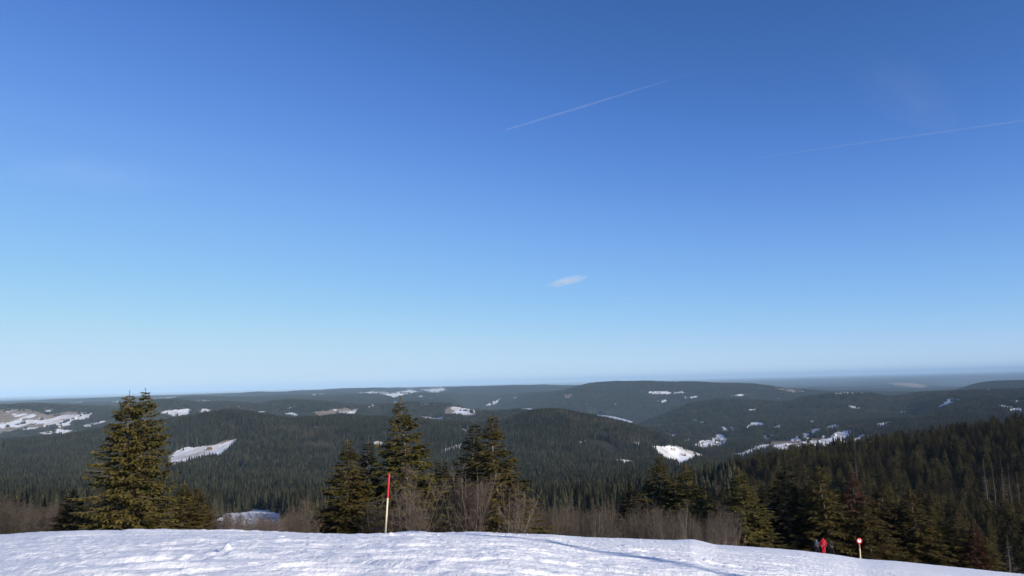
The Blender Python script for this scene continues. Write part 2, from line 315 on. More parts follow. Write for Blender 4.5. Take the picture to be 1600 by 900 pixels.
# land use: snow fields and dry pastures
SNOW = [
 [(330, 836), (336, 812), (352, 803), (380, 800), (400, 796), (420, 797), (440, 803), (446, 836)],
 [(4, 645), (12, 640), (24, 640), (10, 645)], [(20, 648), (55, 647), (54, 650.5), (22, 651)], [(68, 641), (88, 638), (80, 643), (72, 644)],
 [(0, 662), (30, 656), (60, 657), (90, 650), (145, 645), (138, 654), (112, 658), (108, 666), (80, 664), (50, 661), (30, 668), (0, 668), (-60, 670), (-60, 660)],
 [(35, 670), (60, 667), (50, 672), (36, 674)], [(60, 677), (90, 672), (135, 674), (95, 678), (65, 679)], [(130, 665), (165, 658), (167, 660), (135, 668)],
 [(88, 633.5), (128, 628), (126, 630), (95, 634.5)], [(175, 627.6), (187, 627.6), (186, 629.5), (176, 629.5)], [(240, 623), (276, 621), (272, 625), (258, 625), (250, 623)],
 [(305, 627), (318, 624), (330, 626.5), (312, 628)], [(247, 644), (275, 640), (299, 639), (296, 648), (285, 650), (272, 652), (262, 648), (250, 647)],
 [(307, 645), (318, 638), (328, 641), (346, 641), (330, 643), (315, 646)], [(369, 634), (378, 634), (374, 637)],
 [(265, 714), (275, 706), (295, 698), (330, 696), (350, 692), (372, 685), (365, 694), (350, 709), (340, 715), (325, 714), (300, 720), (285, 726), (268, 730)],
 [(354, 718), (367, 709), (361, 718)], [(372, 738), (379, 719), (380, 737)], [(390, 739), (397, 737), (395, 742)], [(55, 732), (62, 731), (60, 735)], [(2, 699), (10, 702), (6, 705)],
 [(400, 643), (418, 642), (410, 646), (401, 646)], [(440, 643), (470, 646), (465, 651), (445, 648)], [(448, 638), (462, 635), (452, 639)],
 [(522, 640), (537, 644), (560, 639), (556, 644), (535, 648)], [(488, 617), (505, 615.5), (490, 619.5)],
 [(560, 614), (580, 612.3), (600, 613), (615, 614), (630, 612), (640, 609), (655, 613), (630, 618), (615, 622), (600, 617), (580, 616)],
 [(657, 609), (690, 606), (698, 609), (680, 613), (670, 611)], [(650, 619.5), (667, 618), (660, 621.5)], [(667, 623), (680, 621), (675, 625)],
 [(572, 634), (590, 631), (585, 636), (575, 636)], [(612, 629), (622, 627), (620, 633)],
 [(705, 636), (730, 634), (760, 635), (758, 641), (730, 648), (705, 647), (692, 645), (710, 643)], [(757, 633), (775, 627), (782, 622), (778, 630), (765, 635)],
 [(650, 650), (680, 653), (695, 651), (690, 657), (670, 656)], [(718, 669), (734, 672), (726, 677)], [(580, 695), (590, 690), (598, 692), (588, 697)], [(555, 703), (560, 701), (559, 706)],
 [(680, 712), (690, 704), (712, 695), (738, 692), (722, 700), (702, 705)], [(488, 665), (500, 666), (494, 672)], [(452, 690), (462, 695), (480, 697), (458, 694)],
 [(1008, 613), (1025, 610.5), (1045, 612), (1073, 613), (1050, 616), (1020, 616)], [(1070, 620), (1092, 619), (1088, 622.5), (1076, 622.5)],
 [(1028, 626), (1047, 626), (1035, 630)], [(1141, 617), (1173, 616), (1160, 619), (1143, 619)], [(1163, 640), (1183, 639), (1178, 642), (1165, 642)], [(800, 621.5), (811, 621), (803, 624)],
 [(812, 638), (830, 637.5), (840, 641), (815, 641)], [(945, 721), (965, 718), (985, 719), (995, 725), (985, 729), (966, 724)], [(985, 737), (1000, 732), (1015, 738), (1002, 742), (988, 740)],
 [(1044, 736), (1056, 738), (1064, 746), (1050, 744)], [(1088, 748), (1096, 750), (1092, 756)],
 [(1023, 702), (1045, 701), (1065, 703), (1085, 710), (1115, 713), (1085, 714), (1075, 722), (1062, 728), (1050, 718), (1035, 711)], [(1035, 680), (1060, 680), (1050, 685)],
 [(1085, 696), (1100, 689), (1115, 690), (1135, 689), (1130, 696), (1100, 699)], [(1112, 685), (1125, 680), (1138, 686), (1125, 689)], [(1140, 710), (1165, 705), (1200, 692), (1202, 700), (1175, 707), (1145, 713)],
 [(1175, 662), (1190, 661), (1195, 665), (1180, 666), (1165, 668)], [(1106, 740), (1140, 733), (1136, 740), (1115, 744)],
 [(1237, 684), (1262, 676), (1280, 670), (1278, 676), (1255, 684), (1240, 687)], [(1290, 667), (1312, 664), (1312, 669), (1295, 670)], [(1295, 684), (1310, 676), (1330, 674), (1325, 682), (1300, 689)],
 [(1320, 690), (1350, 681), (1348, 687), (1325, 694)], [(1355, 691), (1378, 686), (1374, 694), (1358, 694)], [(1205, 697), (1235, 694), (1230, 705), (1210, 702)], [(1225, 714), (1250, 703), (1255, 706), (1235, 714)],
 [(1268, 701), (1290, 695), (1284, 706)], [(1306, 701), (1322, 698), (1320, 706), (1308, 706)], [(1240, 692), (1290, 688), (1320, 695), (1280, 693)], [(1370, 662), (1400, 659), (1395, 663), (1372, 666)],
 [(1465, 637), (1480, 623), (1502, 623), (1500, 628), (1480, 632), (1467, 638)], [(1560, 632), (1575, 634), (1597, 638), (1600, 644), (1582, 644), (1575, 638), (1562, 636)], [(1578, 625.5), (1610, 625.5), (1610, 628.5), (1580, 628)],
 [(1325, 633), (1335, 635), (1348, 638), (1340, 640), (1326, 636)], [(1297, 614), (1320, 612.5), (1360, 614), (1340, 617), (1305, 617)],
 [(1533, 611), (1552, 608), (1545, 612)], [(1200, 668), (1228, 663), (1216, 669)], [(1060, 689), (1082, 687), (1072, 692)], [(1150, 718), (1178, 714), (1165, 721)], [(1255, 660), (1280, 657), (1268, 662)], [(1185, 684), (1210, 680), (1200, 687)], [(985, 690), (1004, 692), (994, 696)], [(1120, 668), (1150, 671), (1135, 674)], [(1080, 655), (1110, 658), (1092, 660)], [(1335, 700), (1360, 697), (1350, 704)], [(900, 690), (915, 688), (908, 693)], [(1395, 645), (1420, 642), (1408, 647)], [(640, 655), (655, 653), (648, 658)], [(1218, 634), (1224, 634), (1221, 636)]]
FIELD = [
 [(-60, 640), (0, 640), (26, 639), (52, 641), (75, 648), (100, 643), (130, 645), (146, 645), (138, 655), (115, 660), (105, 668), (85, 665), (60, 672), (40, 672), (0, 680), (-60, 682)],
 [(488, 645), (520, 640), (560, 638), (553, 650), (535, 648), (515, 650), (498, 653)], [(650, 629), (660, 628), (674, 632), (655, 633)], [(880, 617), (895, 614), (894, 622), (884, 623)],
 [(1208, 605), (1240, 607), (1268, 613), (1240, 614), (1215, 610)], [(1385, 598), (1425, 598), (1450, 603), (1440, 606), (1400, 602)], [(700, 635), (735, 632), (765, 634), (758, 643), (735, 650), (690, 647)],
 [(1200, 690), (1290, 684), (1330, 690), (1330, 700), (1250, 702), (1205, 700)], [(260, 712), (330, 694), (375, 683), (345, 716), (300, 722), (262, 732)]]
PXG, PYG = project(np.stack([XG, YG, ZG], -1).reshape(-1, 3)); PXG = PXG.reshape(XG.shape); PYG = PYG.reshape(XG.shape)
def sdist(px, py, q):
    q = np.array(q, float); d = np.full(px.shape, 1e9)
    for i in range(len(q)):
        a = q[i]; b = q[(i + 1) % len(q)]; e = b - a
        t = np.clip(((px - a[0]) * e[0] + (py - a[1]) * e[1]) / (e @ e), 0, 1)
        d = np.minimum(d, np.hypot(px - a[0] - t * e[0], py - a[1] - t * e[1]))
    return np.where(inside(px, py, q), d, -d)
def landuse(polys):
    out = np.full(XG.shape, -4.0)
    for q in polys:
        c = np.mean(q, axis=0); h = hit(c[0], c[1])
        if h is None: continue
        q = np.array(q); x0, y0 = q.min(0) - 4; x1, y1 = q.max(0) + 4
        mk = (PXG > x0) & (PXG < x1) & (PYG > y0) & (PYG < y1) & (YG > h.y * 0.6) & (YG < h.y * 1.5)
        if mk.any(): out[mk] = np.maximum(out[mk], np.clip(sdist(PXG[mk], PYG[mk], q), -4, 4))
    return out
for i_, q_ in enumerate(SNOW):
    c_ = np.mean(q_, axis=0)
    if 1010 < c_[0] < 1420 and c_[1] > 655: SNOW[i_] = [(c_[0] + (a_ - c_[0]) * 1.12, c_[1] + (b_ - c_[1]) * 1.45) for a_, b_ in q_]
A_SNOW = landuse(SNOW); A_FIELD = landuse(FIELD)
CLEAR = vnoise(XG / 75, YG / 75, 91) + 0.8 * vnoise(XG / 33, YG / 33, 92) + 0.7 * vnoise(XG / 600, YG / 600, 93)
A_SNOW = np.where((CLEAR > 0.72) & (YG > 1300) & (YG < 12000), np.maximum(A_SNOW, np.clip((CLEAR - 0.78) * 22, -4, 2.5)), A_SNOW)
A_NEAR = np.clip((520 - YG) / 200, 0, 1)
V = np.stack([XG, YG, ZG], -1).reshape(-1, 3)
land = obj('terrain', mesh_np('terrain', V, grid_faces(len(YS), len(U)), M_land, True,
           {'snow': A_SNOW.ravel(), 'field': A_FIELD.ravel(), 'near': A_NEAR.ravel()}), kind='structure')
lv = np.concatenate([LK, np.full((len(LK), 1), LAKE_Z)], 1)
lake_me = bpy.data.meshes.new('lake'); lake_me.from_pydata(lv.tolist(), [], [list(range(len(lv)))]); lake_me.materials.append(M_ice)
obj('lake', lake_me, kind='structure')

# the snow slope mesh
rng = np.random.default_rng(11)
us = np.linspace(-0.88, 0.88, 1000); rcs = np.interp(us, _cu, _crr)
tt = np.linspace(0, 1, 330)[:, None]
YSn = np.vstack([np.linspace(1.2, 7.9, 14)[:, None] + 0 * us[None, :], 8 * (1.75 * rcs[None, :] / 8) ** tt])
Un = us[None, :] + 0 * YSn; XS = Un * YSn
ZS = snow_z(Un, YSn)
def rid(x, y, s): return 1 - 2 * np.abs(vnoise(x, y, s)) * 2
wx = XS + 0.35 * vnoise(XS / 1.3, YSn / 1.3, 21); wy = YSn + 0.35 * vnoise(XS / 1.3, YSn / 1.3, 22)
def bil_(x, y, sd_): return np.abs(vnoise(x, y, sd_)) * 2 - 0.5
micro = 0.08 * vnoise(XS / 6.0, YSn / 6.0, 1) + 0.028 * vnoise(wx / 1.9, wy / 1.9, 2) + 0.022 * bil_(wx / 0.85, wy / 0.7, 4)
rough = np.clip(vnoise(XS / 4.0, YSn / 2.6, 9) * 2.6 + 0.75, 0.25, 1.25)
micro += rough * (0.018 * bil_(wx / 0.9, wy / 0.34, 6) + 0.020 * vnoise(wx / 0.34, wy / 0.2, 7) + 0.034 * vnoise(wx / 0.13, wy / 0.16, 8))
lump = vnoise(wx / 0.22, wy / 0.3, 13) + 0.4 * vnoise(XS / 2.0, YSn / 2.0, 14)
micro += 0.06 * np.clip(lump - 0.36, 0, 1) / 0.3         # broken crumbs of snow
for k in range(70):                                     # old ski tracks sweeping across the slope
    a = rng.uniform(-0.5, 0.5) * (1 if k < 44 else 5); c = rng.uniform(-14, 20); y0 = rng.uniform(9, 34); bend = rng.uniform(-0.02, 0.02)
    d = YSn - (y0 + a * 0.35 * (XS - c) + bend * (XS - c) ** 2 * 0.4)
    wd = rng.uniform(0.10, 0.2); micro -= 0.035 * np.exp(-(d / wd) ** 2) - 0.03 * np.exp(-((d - 2 * wd) / wd) ** 2)
micro *= np.clip((1.9 * rcs[None, :] - YSn) / (1.2 * rcs[None, :]), 0.25, 1)
ZS += micro * 0.68
hx, hs = ray(182, 839); hy = 27.0                         # a hollow near the left crest
hxw = float(hx) * hy
dd = ((XS - hxw + 0.28 * (YSn - hy)) / 0.9) ** 2 + ((YSn - hy) / 3.4) ** 2
ZS -= 0.50 * np.exp(-dd) - 0.18 * np.exp(-(((XS - hxw - 1.2) / 1.2) ** 2 + ((YSn - hy + 2.5) / 2.6) ** 2))
for (px_, yy_, h_, r_) in [(355, 14.2, 0.17, 0.10), (344, 14.6, 0.06, 0.12), (368, 14.0, 0.06, 0.16), (335, 13.4, 0.05, 0.14), (690, 13.0, 0.07, 0.15), (1010, 24, 0.06, 0.5), (640, 25.5, 0.05, 0.6), (745, 27.5, 0.07, 0.7), (1085, 44, 0.10, 0.9)]:
    bx = float(ray(px_, 860)[0]) * yy_
    ZS += h_ * np.exp(-(((XS - bx) / r_) ** 2 + ((YSn - yy_) / (r_ * 1.3)) ** 2))
V = np.stack([XS, YSn, ZS], -1).reshape(-1, 3); Fc = grid_faces(*XS.shape)
bx, by = np.meshgrid(np.linspace(-90, 90, 60), np.linspace(-80, 1.4, 30))
bz = -1.66 - 0.085 * by - 0.11 * np.clip(bx, 0, 99) * np.clip((by + 10) / 12, 0, 1) + 0.1 * vnoise(bx / 6, by / 6, 2)
n0 = len(V); V = np.vstack([V, np.stack([bx, by, bz], -1).reshape(-1, 3)]); Fc = np.vstack([Fc, grid_faces(*bx.shape) + n0])
obj('snow_slope', mesh_np('snow_slope', V, Fc, M_snow, True), kind='structure')

# ------------------------------------------------------------------ tree builders
class Tubes:
    def __init__(s): s.v = []; s.f = []; s.n = 0
    def tube(s, pts, rad, k=5):
        pts = np.asarray(pts, float); m = len(pts)
        tg = np.gradient(pts, axis=0); tg /= np.linalg.norm(tg, axis=1)[:, None] + 1e-9
        ref = np.array([0.31, 0.22, 0.92]) if abs(tg[0, 2]) < 0.8 else np.array([1.0, 0.1, 0])
        a = np.cross(tg, ref); a /= np.linalg.norm(a, axis=1)[:, None] + 1e-9; b = np.cross(tg, a)
        ang = np.linspace(0, 2 * np.pi, k, endpoint=False)
        ring = pts[:, None] + np.asarray(rad, float)[:, None, None] * (np.cos(ang)[None, :, None] * a[:, None] + np.sin(ang)[None, :, None] * b[:, None])
        s.v.append(ring.reshape(-1, 3)); i = np.arange(m * k).reshape(m, k) + s.n; j = np.roll(i, -1, 1)
        s.f.append(np.stack([i[:-1], j[:-1], j[1:], i[1:]], -1).reshape(-1, 4)); s.n += m * k
    def mesh(s, name, m): return mesh_np(name, np.vstack(s.v), np.vstack(s.f), m, True)
def kites(P, D, L, W, rs):
    """needle sprays: thin two-triangle kites from P along D"""
    n = len(P); r = rs.normal(size=(n, 3)); S_ = np.cross(D, r); S_ /= np.linalg.norm(S_, axis=1)[:, None] + 1e-9
    S_[:, 2] *= 0.55
    a = P; b = P + D * (0.45 * L)[:, None] + S_ * W[:, None]; c = P + D * L[:, None] - np.array([0, 0, 1]) * (0.12 * L)[:, None]; d = P + D * (0.45 * L)[:, None] - S_ * W[:, None]
    V = np.stack([a, b, c, d], 1).reshape(-1, 3); i = np.arange(n)[:, None] * 4
    return V, np.concatenate([i + [0, 1, 2], i + [0, 2, 3]])
def spruce(seed, H, R, step=0.28, nb=6, nsp=22, tops=((0, 0, 1.0),), needle=None, power=0.8, gaps=0.12, bare=0.0, spray=0.42, limbs=0.3, trunk_r=None):
    rs = np.random.default_rng(seed); T = Tubes(); P = []; D = []; L = []; W = []
    for (ox, oy, hs_) in tops:
        h_ = H * hs_; tr = trunk_r or 0.013 * H
        zz = np.linspace(-0.6, h_ * 0.995, 12)
        sway = np.stack([0.10 * np.sin(zz * 0.6 + seed), 0.1 * np.cos(zz * 0.5 + seed), zz], -1)
        kx = np.clip(zz / (h_ * 0.35), 0, 1) if len(tops) > 1 else np.ones_like(zz)
        sway[:, 0] += ox * kx; sway[:, 1] += oy * kx
        T.tube(sway, np.clip(tr * (1 - zz / h_), 0.012, None), 7)
        z = 0.06 * H
        while z < h_ * 0.97:
            q = z / h_
            prof = (1 - q) ** power * (0.72 + 0.28 * min(1, q / 0.12))
            off = rs.uniform(0, 6.28); nbr = nb if q < 0.85 else max(4, nb - 1)
            for b in range(nbr):
                if rs.random() < gaps * (1.3 - q): continue
                az = off + b * 6.283 / nbr + rs.normal(0, 0.25)
                ln = max(0.22, R * prof * rs.uniform(0.62, 1.16))
                dirh = np.array([math.cos(az), math.sin(az), 0])
                droop = (-0.10 - 0.34 * (1 - q) + rs.normal(0, 0.07)) if q < 0.8 else rs.uniform(0.0, 0.5)
                t = np.linspace(0, 1, 5)
                x0 = np.array([np.interp(z, zz, sway[:, 0]), np.interp(z, zz, sway[:, 1]), z])
                curve = x0 + np.outer(t * ln, dirh); curve[:, 2] += ln * (droop * t + 0.24 * t ** 2.2 * (q < 0.85))
                dead = rs.random() < bare
                if dead or rs.random() < limbs:
                    T.tube(curve, np.linspace(0.012 + 0.006 * ln, 0.006, 5), 3)
                if dead: continue
                m = max(5, int(nsp * (0.35 + ln / max(R, 0.1))))
                u = np.sqrt(rs.uniform(0.05, 1.0, m)); u = np.clip(u, 0.12, 1)
                c = np.stack([np.interp(u, t, curve[:, i]) for i in range(3)], -1)
                side = np.array([-dirh[1], dirh[0], 0]); sg = rs.choice([-1, 1], m) * rs.uniform(0.25, 1.2, m)
                d = dirh[None] * rs.uniform(0.4, 1.0, m)[:, None] + side[None] * sg[:, None] + np.stack([0 * u, 0 * u, rs.normal(-0.22, 0.22, m)], -1)
                d /= np.linalg.norm(d, axis=1)[:, None]
                P.append(c); D.append(d); ll = spray * (0.55 + 0.65 * rs.random(m)) * (1.15 - 0.45 * u) * (0.22 + 0.78 * min(1, ln / 1.3)); L.append(ll); W.append(ll * rs.uniform(0.13, 0.26, m))
            z += step * rs.uniform(0.75, 1.25) * (1.0 if q < 0.8 else 0.7)
        n = 26; P.append(np.tile([sway[-1]], (n, 1)) - np.outer(rs.uniform(0, 0.9, n), [0, 0, 1.0])); d = rs.normal(size=(n, 3)); d[:, 2] = np.abs(d[:, 2]) + 0.6
        D.append(d / np.linalg.norm(d, axis=1)[:, None]); ll = rs.uniform(0.10, 0.22, n); L.append(ll); W.append(ll * 0.16)
    if P:
        V, Fc = kites(np.vstack(P), np.vstack(D), np.concatenate(L), np.concatenate(W), rs)
        crown = mesh_np('crown', V, Fc, needle or M_needle)
    return T.mesh('trunk', M_bark), crown, H
def bare_plant(seed, H, spread, stems, nb, nt, fan=0.5, upright=0.6, twig=M_twig, stemm=M_stem, trunk_r=0.035, thick=1.0):
    rs = np.random.default_rng(seed); A = Tubes(); B = Tubes()
    def path(p, d, ln, seg, up, wob):
        pts = [np.array(p, float)]; d = np.array(d, float)
        for _ in range(seg):
            d = d + np.array([0, 0, up]) + rs.normal(0, wob, 3); d /= np.linalg.norm(d); pts.append(pts[-1] + d * ln / seg)
        return np.array(pts), d
    for s in range(stems):
        az = rs.uniform(0, 6.28); ln = H * rs.uniform(0.65, 1.05); sl = fan * rs.uniform(0.15, 1.0)
        p0 = np.array([math.cos(az), math.sin(az), 0]) * spread * rs.uniform(0, 0.25) + [0, 0, -0.4]
        pts, _ = path(p0, [math.cos(az) * sl, math.sin(az) * sl, 1], ln + 0.4, 7, 0.06, 0.07)
        A.tube(pts, np.linspace(trunk_r * rs.uniform(0.6, 1.2), 0.006, 8), 4)
        for b in range(nb):
            q = rs.uniform(0.18, 0.97); i = q * 7; k = min(6, int(i)); p = pts[k] * (1 - i + k) + pts[k + 1] * (i - k)
            az2 = rs.uniform(0, 6.28); bl = H * rs.uniform(0.16, 0.38) * (1.15 - q * 0.7)
            bp, bd = path(p, [math.cos(az2), math.sin(az2), upright], bl, 4, 0.10, 0.16)
            (B if bl < 0.25 * H else A).tube(bp, np.linspace(0.014, 0.006, 5) * thick, 3)
            for c in range(nt):
                j = rs.uniform(0.6, 4); kk = min(3, int(j)); p2 = bp[kk] * (1 - j + kk) + bp[kk + 1] * (j - kk)
                d2 = bd * 0.6 + rs.normal(0, 0.6, 3); tp, _ = path(p2, d2, bl * rs.uniform(0.3, 0.7), 2, 0.15, 0.15)
                B.tube(tp, np.array([0.009, 0.008, 0.005]) * thick, 3)
    return A.mesh('trunk', stemm), B.mesh('crown', twig), H
def dead_conifer(seed, H, R, twigm=M_grey, nt=5, tk=1.0):
    rs = np.random.default_rng(seed); A = Tubes(); B = Tubes()
    zz = np.linspace(-0.5, H, 9); A.tube(np.stack([0.06 * np.sin(zz), 0.06 * np.cos(zz * .7), zz], -1), np.clip(0.012 * H * (1 - zz / H), 0.015, None), 6)
    z = 0.12 * H
    while z < H * 0.98:
        for b in range(4):
            az = rs.uniform(0, 6.28); ln = max(0.2, R * (1 - z / H) ** 0.8 * rs.uniform(0.4, 1.1)); t = np.linspace(0, 1, 4)
            c = np.array([0, 0, z]) + np.outer(t * ln, [math.cos(az), math.sin(az), 0]); c[:, 2] += ln * (-0.25 * t + 0.2 * t * t)
            B.tube(c, np.linspace(0.02, 0.008, 4) * tk, 3)
            for _ in range(nt):
                q = rs.uniform(0.3, 1); p = np.array([np.interp(q, t, c[:, i]) for i in range(3)])
                d = np.array([math.cos(az), math.sin(az), -0.3]) + rs.normal(0, 0.6, 3); B.tube(np.stack([p, p + d * 0.28 * ln]), [0.010 * tk, 0.006 * tk], 3)
        z += 0.03 * H * rs.uniform(0.7, 1.3)
    return A.mesh('trunk', M_grey if tk == 1.0 else M_twig), B.mesh('crown', twigm), H

def plant(kind, proto, label, cat, loc, rz, scale, group=None):
    o = empty(kind, label, cat, loc, rz, scale, group)
    obj('trunk', proto[0], o); obj('crown', proto[1], o)
    return o
def tree_at(kind, proto, px, top, depth, label, cat, wide=1.0, group=None, rz=None, zoff=0.0, hmin=None):
    """stand a tree at a depth so that its tip reaches the given height"""
    if kind == 'spruce_tree' and proto is not twin: wide *= 1.7
    u, s = ray(px, top); x = float(u) * depth; tipz = float(s) * depth
    g = ground_z(x, depth) if depth > 34 else snow_at(x, depth)
    g += 0.0 + zoff
    k = max(0.25, (tipz - g) / proto[2])
    if hmin: k = max(k, hmin / proto[2])
    return plant(kind, proto, label, cat, (x, depth, g), random.random() * 6.28 if rz is None else rz, (k * wide, k * wide, k), group)

random.seed(4)
# ------------------------------------------------------------------ spruces behind the snow crest
twin = spruce(1, 12.6, 4.7, step=0.30, nb=10, nsp=50, tops=((-0.62, 0, 0.985), (0.55, 0.1, 1.0)), power=0.85, gaps=0.16, bare=0.10, spray=0.5, limbs=0.5)
SP = [spruce(10, 12, 2.9, nb=9, nsp=50, power=0.98, bare=0.06, spray=0.52, limbs=0.45), spruce(11, 12, 3.1, nb=9, nsp=50, power=1.0, bare=0.10, gaps=0.2, spray=0.52, limbs=0.5),
      spruce(12, 12, 2.5, nb=9, nsp=46, power=0.9, bare=0.04, spray=0.5), spruce(13, 12, 3.2, nb=9, nsp=50, power=0.95, gaps=0.18, bare=0.08, spray=0.5, limbs=0.45)]
def recol(p, m):
    c = p[1].copy(); c.materials.clear(); c.materials.append(m); return (p[0], c, p[2])
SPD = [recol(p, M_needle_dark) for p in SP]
SPR = [recol(SP[1], M_needle_red), recol(SP[2], M_needle_red)]
NEARG = 'spruces just behind the snow crest'
def sp_(i, px, top, dep, label, wide=1.0, set_=SP): return tree_at('spruce_tree', set_[i], px, top, dep, label, 'tree', wide, NEARG)
tree_at('spruce_tree', twin, 213, 606, 62, 'large olive green spruce with two tips at the left', 'tree', 1.0, NEARG, rz=0.1)
sp_(2, 115, 764, 66, 'small spruce at the left foot of the big twin-topped spruce', 1.5)
sp_(0, 290, 752, 65, 'small spruce at the right foot of the big twin-topped spruce', 1.3)
sp_(2, 310, 760, 68, 'slim little spruce just right of the small one beside the twin-topped spruce', 1.3)
sp_(0, 543, 682, 58, 'spruce left of the red and cream pole', 1.0)
sp_(2, 576, 688, 68, 'dark narrow spruce between the pole and the spruce left of it', 1.1, SPD)
sp_(3, 630, 621, 62, 'tall spruce with a pale bare trunk right above the red and cream pole', 0.95)
sp_(2, 741, 659, 76, 'dark spruce tucked behind the left side of the tall spruce right of centre', 1.0, SPD)
sp_(1, 772, 646, 62, 'tall sunlit spruce right of centre behind the bare shrubs', 1.05)
sp_(0, 693, 716, 82, 'low spruce half hidden behind the bare shrubs', 1.2, SPD)
# right of centre and along the right edge of the slope
for i, px, top, dep, wide, set_, label in [
  (0, 985, 752, 118, 1.0, SPD, 'dark low spruce at the left end of the middle group'),
  (1, 1028, 711, 122, 1.0, SP, 'spruce with pale trunk below the snowy valley meadow'),
  (2, 1052, 742, 126, 1.3, SPD, 'short spruce between the two tallest of the middle group'),
  (3, 1073, 722, 118, 0.85, SP, 'pointed spruce beside the pale-trunked one below the valley meadow'),
  (2, 1102, 750, 132, 1.2, SPD, 'blackish spruce right of the pointed spruce in the middle group'),
  (3, 1156, 728, 112, 0.95, SP, 'broad spruce standing between middle group and right-hand forest edge'),
  (2, 1130, 762, 140, 1.2, SPD, 'dark spruce hidden left behind the broad spruce'),
  (0, 1196, 752, 140, 1.2, SPD, 'dark spruce right behind the broad spruce'),
  (3, 1226, 722, 128, 0.95, SPD, 'tall dark spruce above the shaded gap left of the walkers'),
  (1, 1282, 727, 124, 1.0, SP, 'tall spruce directly above the walker in red'),
  (0, 1258, 752, 132, 1.1, SPD, 'shaded spruce directly left of the one above the walkers'),
  (0, 1308, 762, 130, 1.2, SP, 'spruce filling the gap left of the reddish spruce'),
  (0, 1332, 734, 128, 0.9, SPR, 'reddish brown withered spruce above the round sign'),
  (1, 1352, 782, 122, 1.3, SP, 'wide low spruce right behind the round sign'),
  (3, 1376, 754, 128, 1.0, SP, 'pointed spruce right above the round sign'),
  (1, 1424, 762, 126, 1.0, SP, 'broad sunlit spruce second right of the round sign'),
  (0, 1398, 790, 128, 1.3, SPD, 'dark low spruce in the gap right of the round sign'),
  (0, 1457, 790, 128, 1.15, SP, 'mid-sized spruce near the lower right, left of the brown-tipped one'),
  (3, 1492, 798, 126, 1.05, SP, 'brown-green spruce near the lower right end of the forest edge'),
  (1, 1520, 818, 124, 1.0, SPR, 'brown withered spruce at the lower right end of the edge'),
  (2, 1541, 838, 124, 1.2, SP, 'lowest small spruce at the end of the edge by the grey dead one')]:
    sp_(i, px, top, dep, label, wide * 1.18, set_)
DEAD = [dead_conifer(40, 12, 2.4), dead_conifer(41, 12, 1.8), dead_conifer(42, 12, 1.5, M_twig)]
tree_at('dead_spruce', DEAD[0], 1573, 836, 118, 'grey dead spruce at the lower right corner of the forest', 'tree', 1.2, 'dead spruces')
tree_at('dead_spruce', DEAD[1], 1335, 690, 330, 'grey dead spruce rising above the reddish spruce', 'tree', 0.9, 'dead spruces')
for k, (px, top) in enumerate([(1536, 716), (1549, 720), (1562, 712), (1574, 722), (1588, 735)]):
    tree_at('dead_spruce', DEAD[1 + k % 2], px, top, 430 + 12 * k, 'bare grey dead spruce in the pale cluster high on the right slope', 'tree', 0.8, 'dead spruces on the right slope')

# ------------------------------------------------------------------ bare shrubs and thicket
SH = [bare_plant(60, 5.2, 2.0, 16, 14, 7, fan=0.8, upright=0.3, thick=0.95, twig=M_shrub), bare_plant(61, 5.2, 2.0, 20, 14, 7, fan=0.6, upright=0.8, thick=0.95, twig=M_shrub), bare_plant(62, 5.0, 1.2, 10, 14, 6, fan=0.45, upright=0.7, thick=0.95, twig=M_shrub)]
SHG = 'bare shrubs behind the snow crest'
for k in range(9):
    tree_at('bare_shrub', SH[k % 3], 335 + 12.5 * k + random.uniform(-3, 3), random.uniform(792, 816), random.uniform(44, 88), 'low scraggy brush in front of the bright snow patch at left', 'shrub', random.uniform(0.7, 1.2), 'brush over the snow patch')
for i, px, top, dep, wide, label in [(0, 640, 716, 52, 0.72, 'arching leafless shrub just right of the red and cream pole'), (1, 733, 724, 54, 0.75, 'fan-shaped leafless shrub left of the tall sunlit spruce'),
  (2, 800, 752, 52, 0.9, 'leafless shrub at the right foot of the tall sunlit spruce'), (2, 690, 772, 57, 0.9, 'leafless shrub between the arching shrub and the fan-shaped shrub'), (2, 597, 772, 55, 1.2, 'low leafless shrub directly left of the pole'),
  (0, 418, 796, 50, 1.1, 'low bare brush in front of the bright snow patch at left'), (1, 466, 790, 54, 1.2, 'low bare brush left of the spruce beside the pole'), (2, 398, 806, 47, 1.2, 'smallest bare brush on the crest beside the bright snow patch'),
  (2, 500, 778, 58, 1.3, 'bare brush touching the left side of the spruce beside the pole')]:
    tree_at('bare_shrub', SH[i], px, top, dep, label, 'shrub', wide, SHG)
SA = [bare_plant(70, 7, 0.6, 3, 16, 5, fan=0.18, upright=0.9, trunk_r=0.05, thick=1.0), bare_plant(71, 7, 0.5, 2, 20, 5, fan=0.12, upright=0.7, trunk_r=0.06, thick=1.0), bare_plant(72, 6, 0.9, 6, 12, 6, fan=0.3, upright=0.9, thick=1.0)]
THL = 'slender leafless sapling in the brown thicket along the crest'
for k in range(130):
    px = random.uniform(815, 1150); f_ = (px - 815) / 335
    top = 782 + 20 * abs(math.sin(px * 0.05)) + 24 * max(0, f_ - 0.55) + random.uniform(-12, 14)
    tree_at('bare_sapling', random.choice(SA), px, top, random.uniform(62, 92), THL + (', beside the right shrub' if px < 880 else ', below the leafless larches' if px < 960 else ', below the middle spruces' if px < 1090 else ', at its right end'), 'sapling', random.uniform(0.8, 1.2), 'thicket saplings')
LA = [dead_conifer(45, 14, 2.4, M_twig, 12, 2.4), dead_conifer(46, 14, 2.8, M_twig, 12, 2.4)]
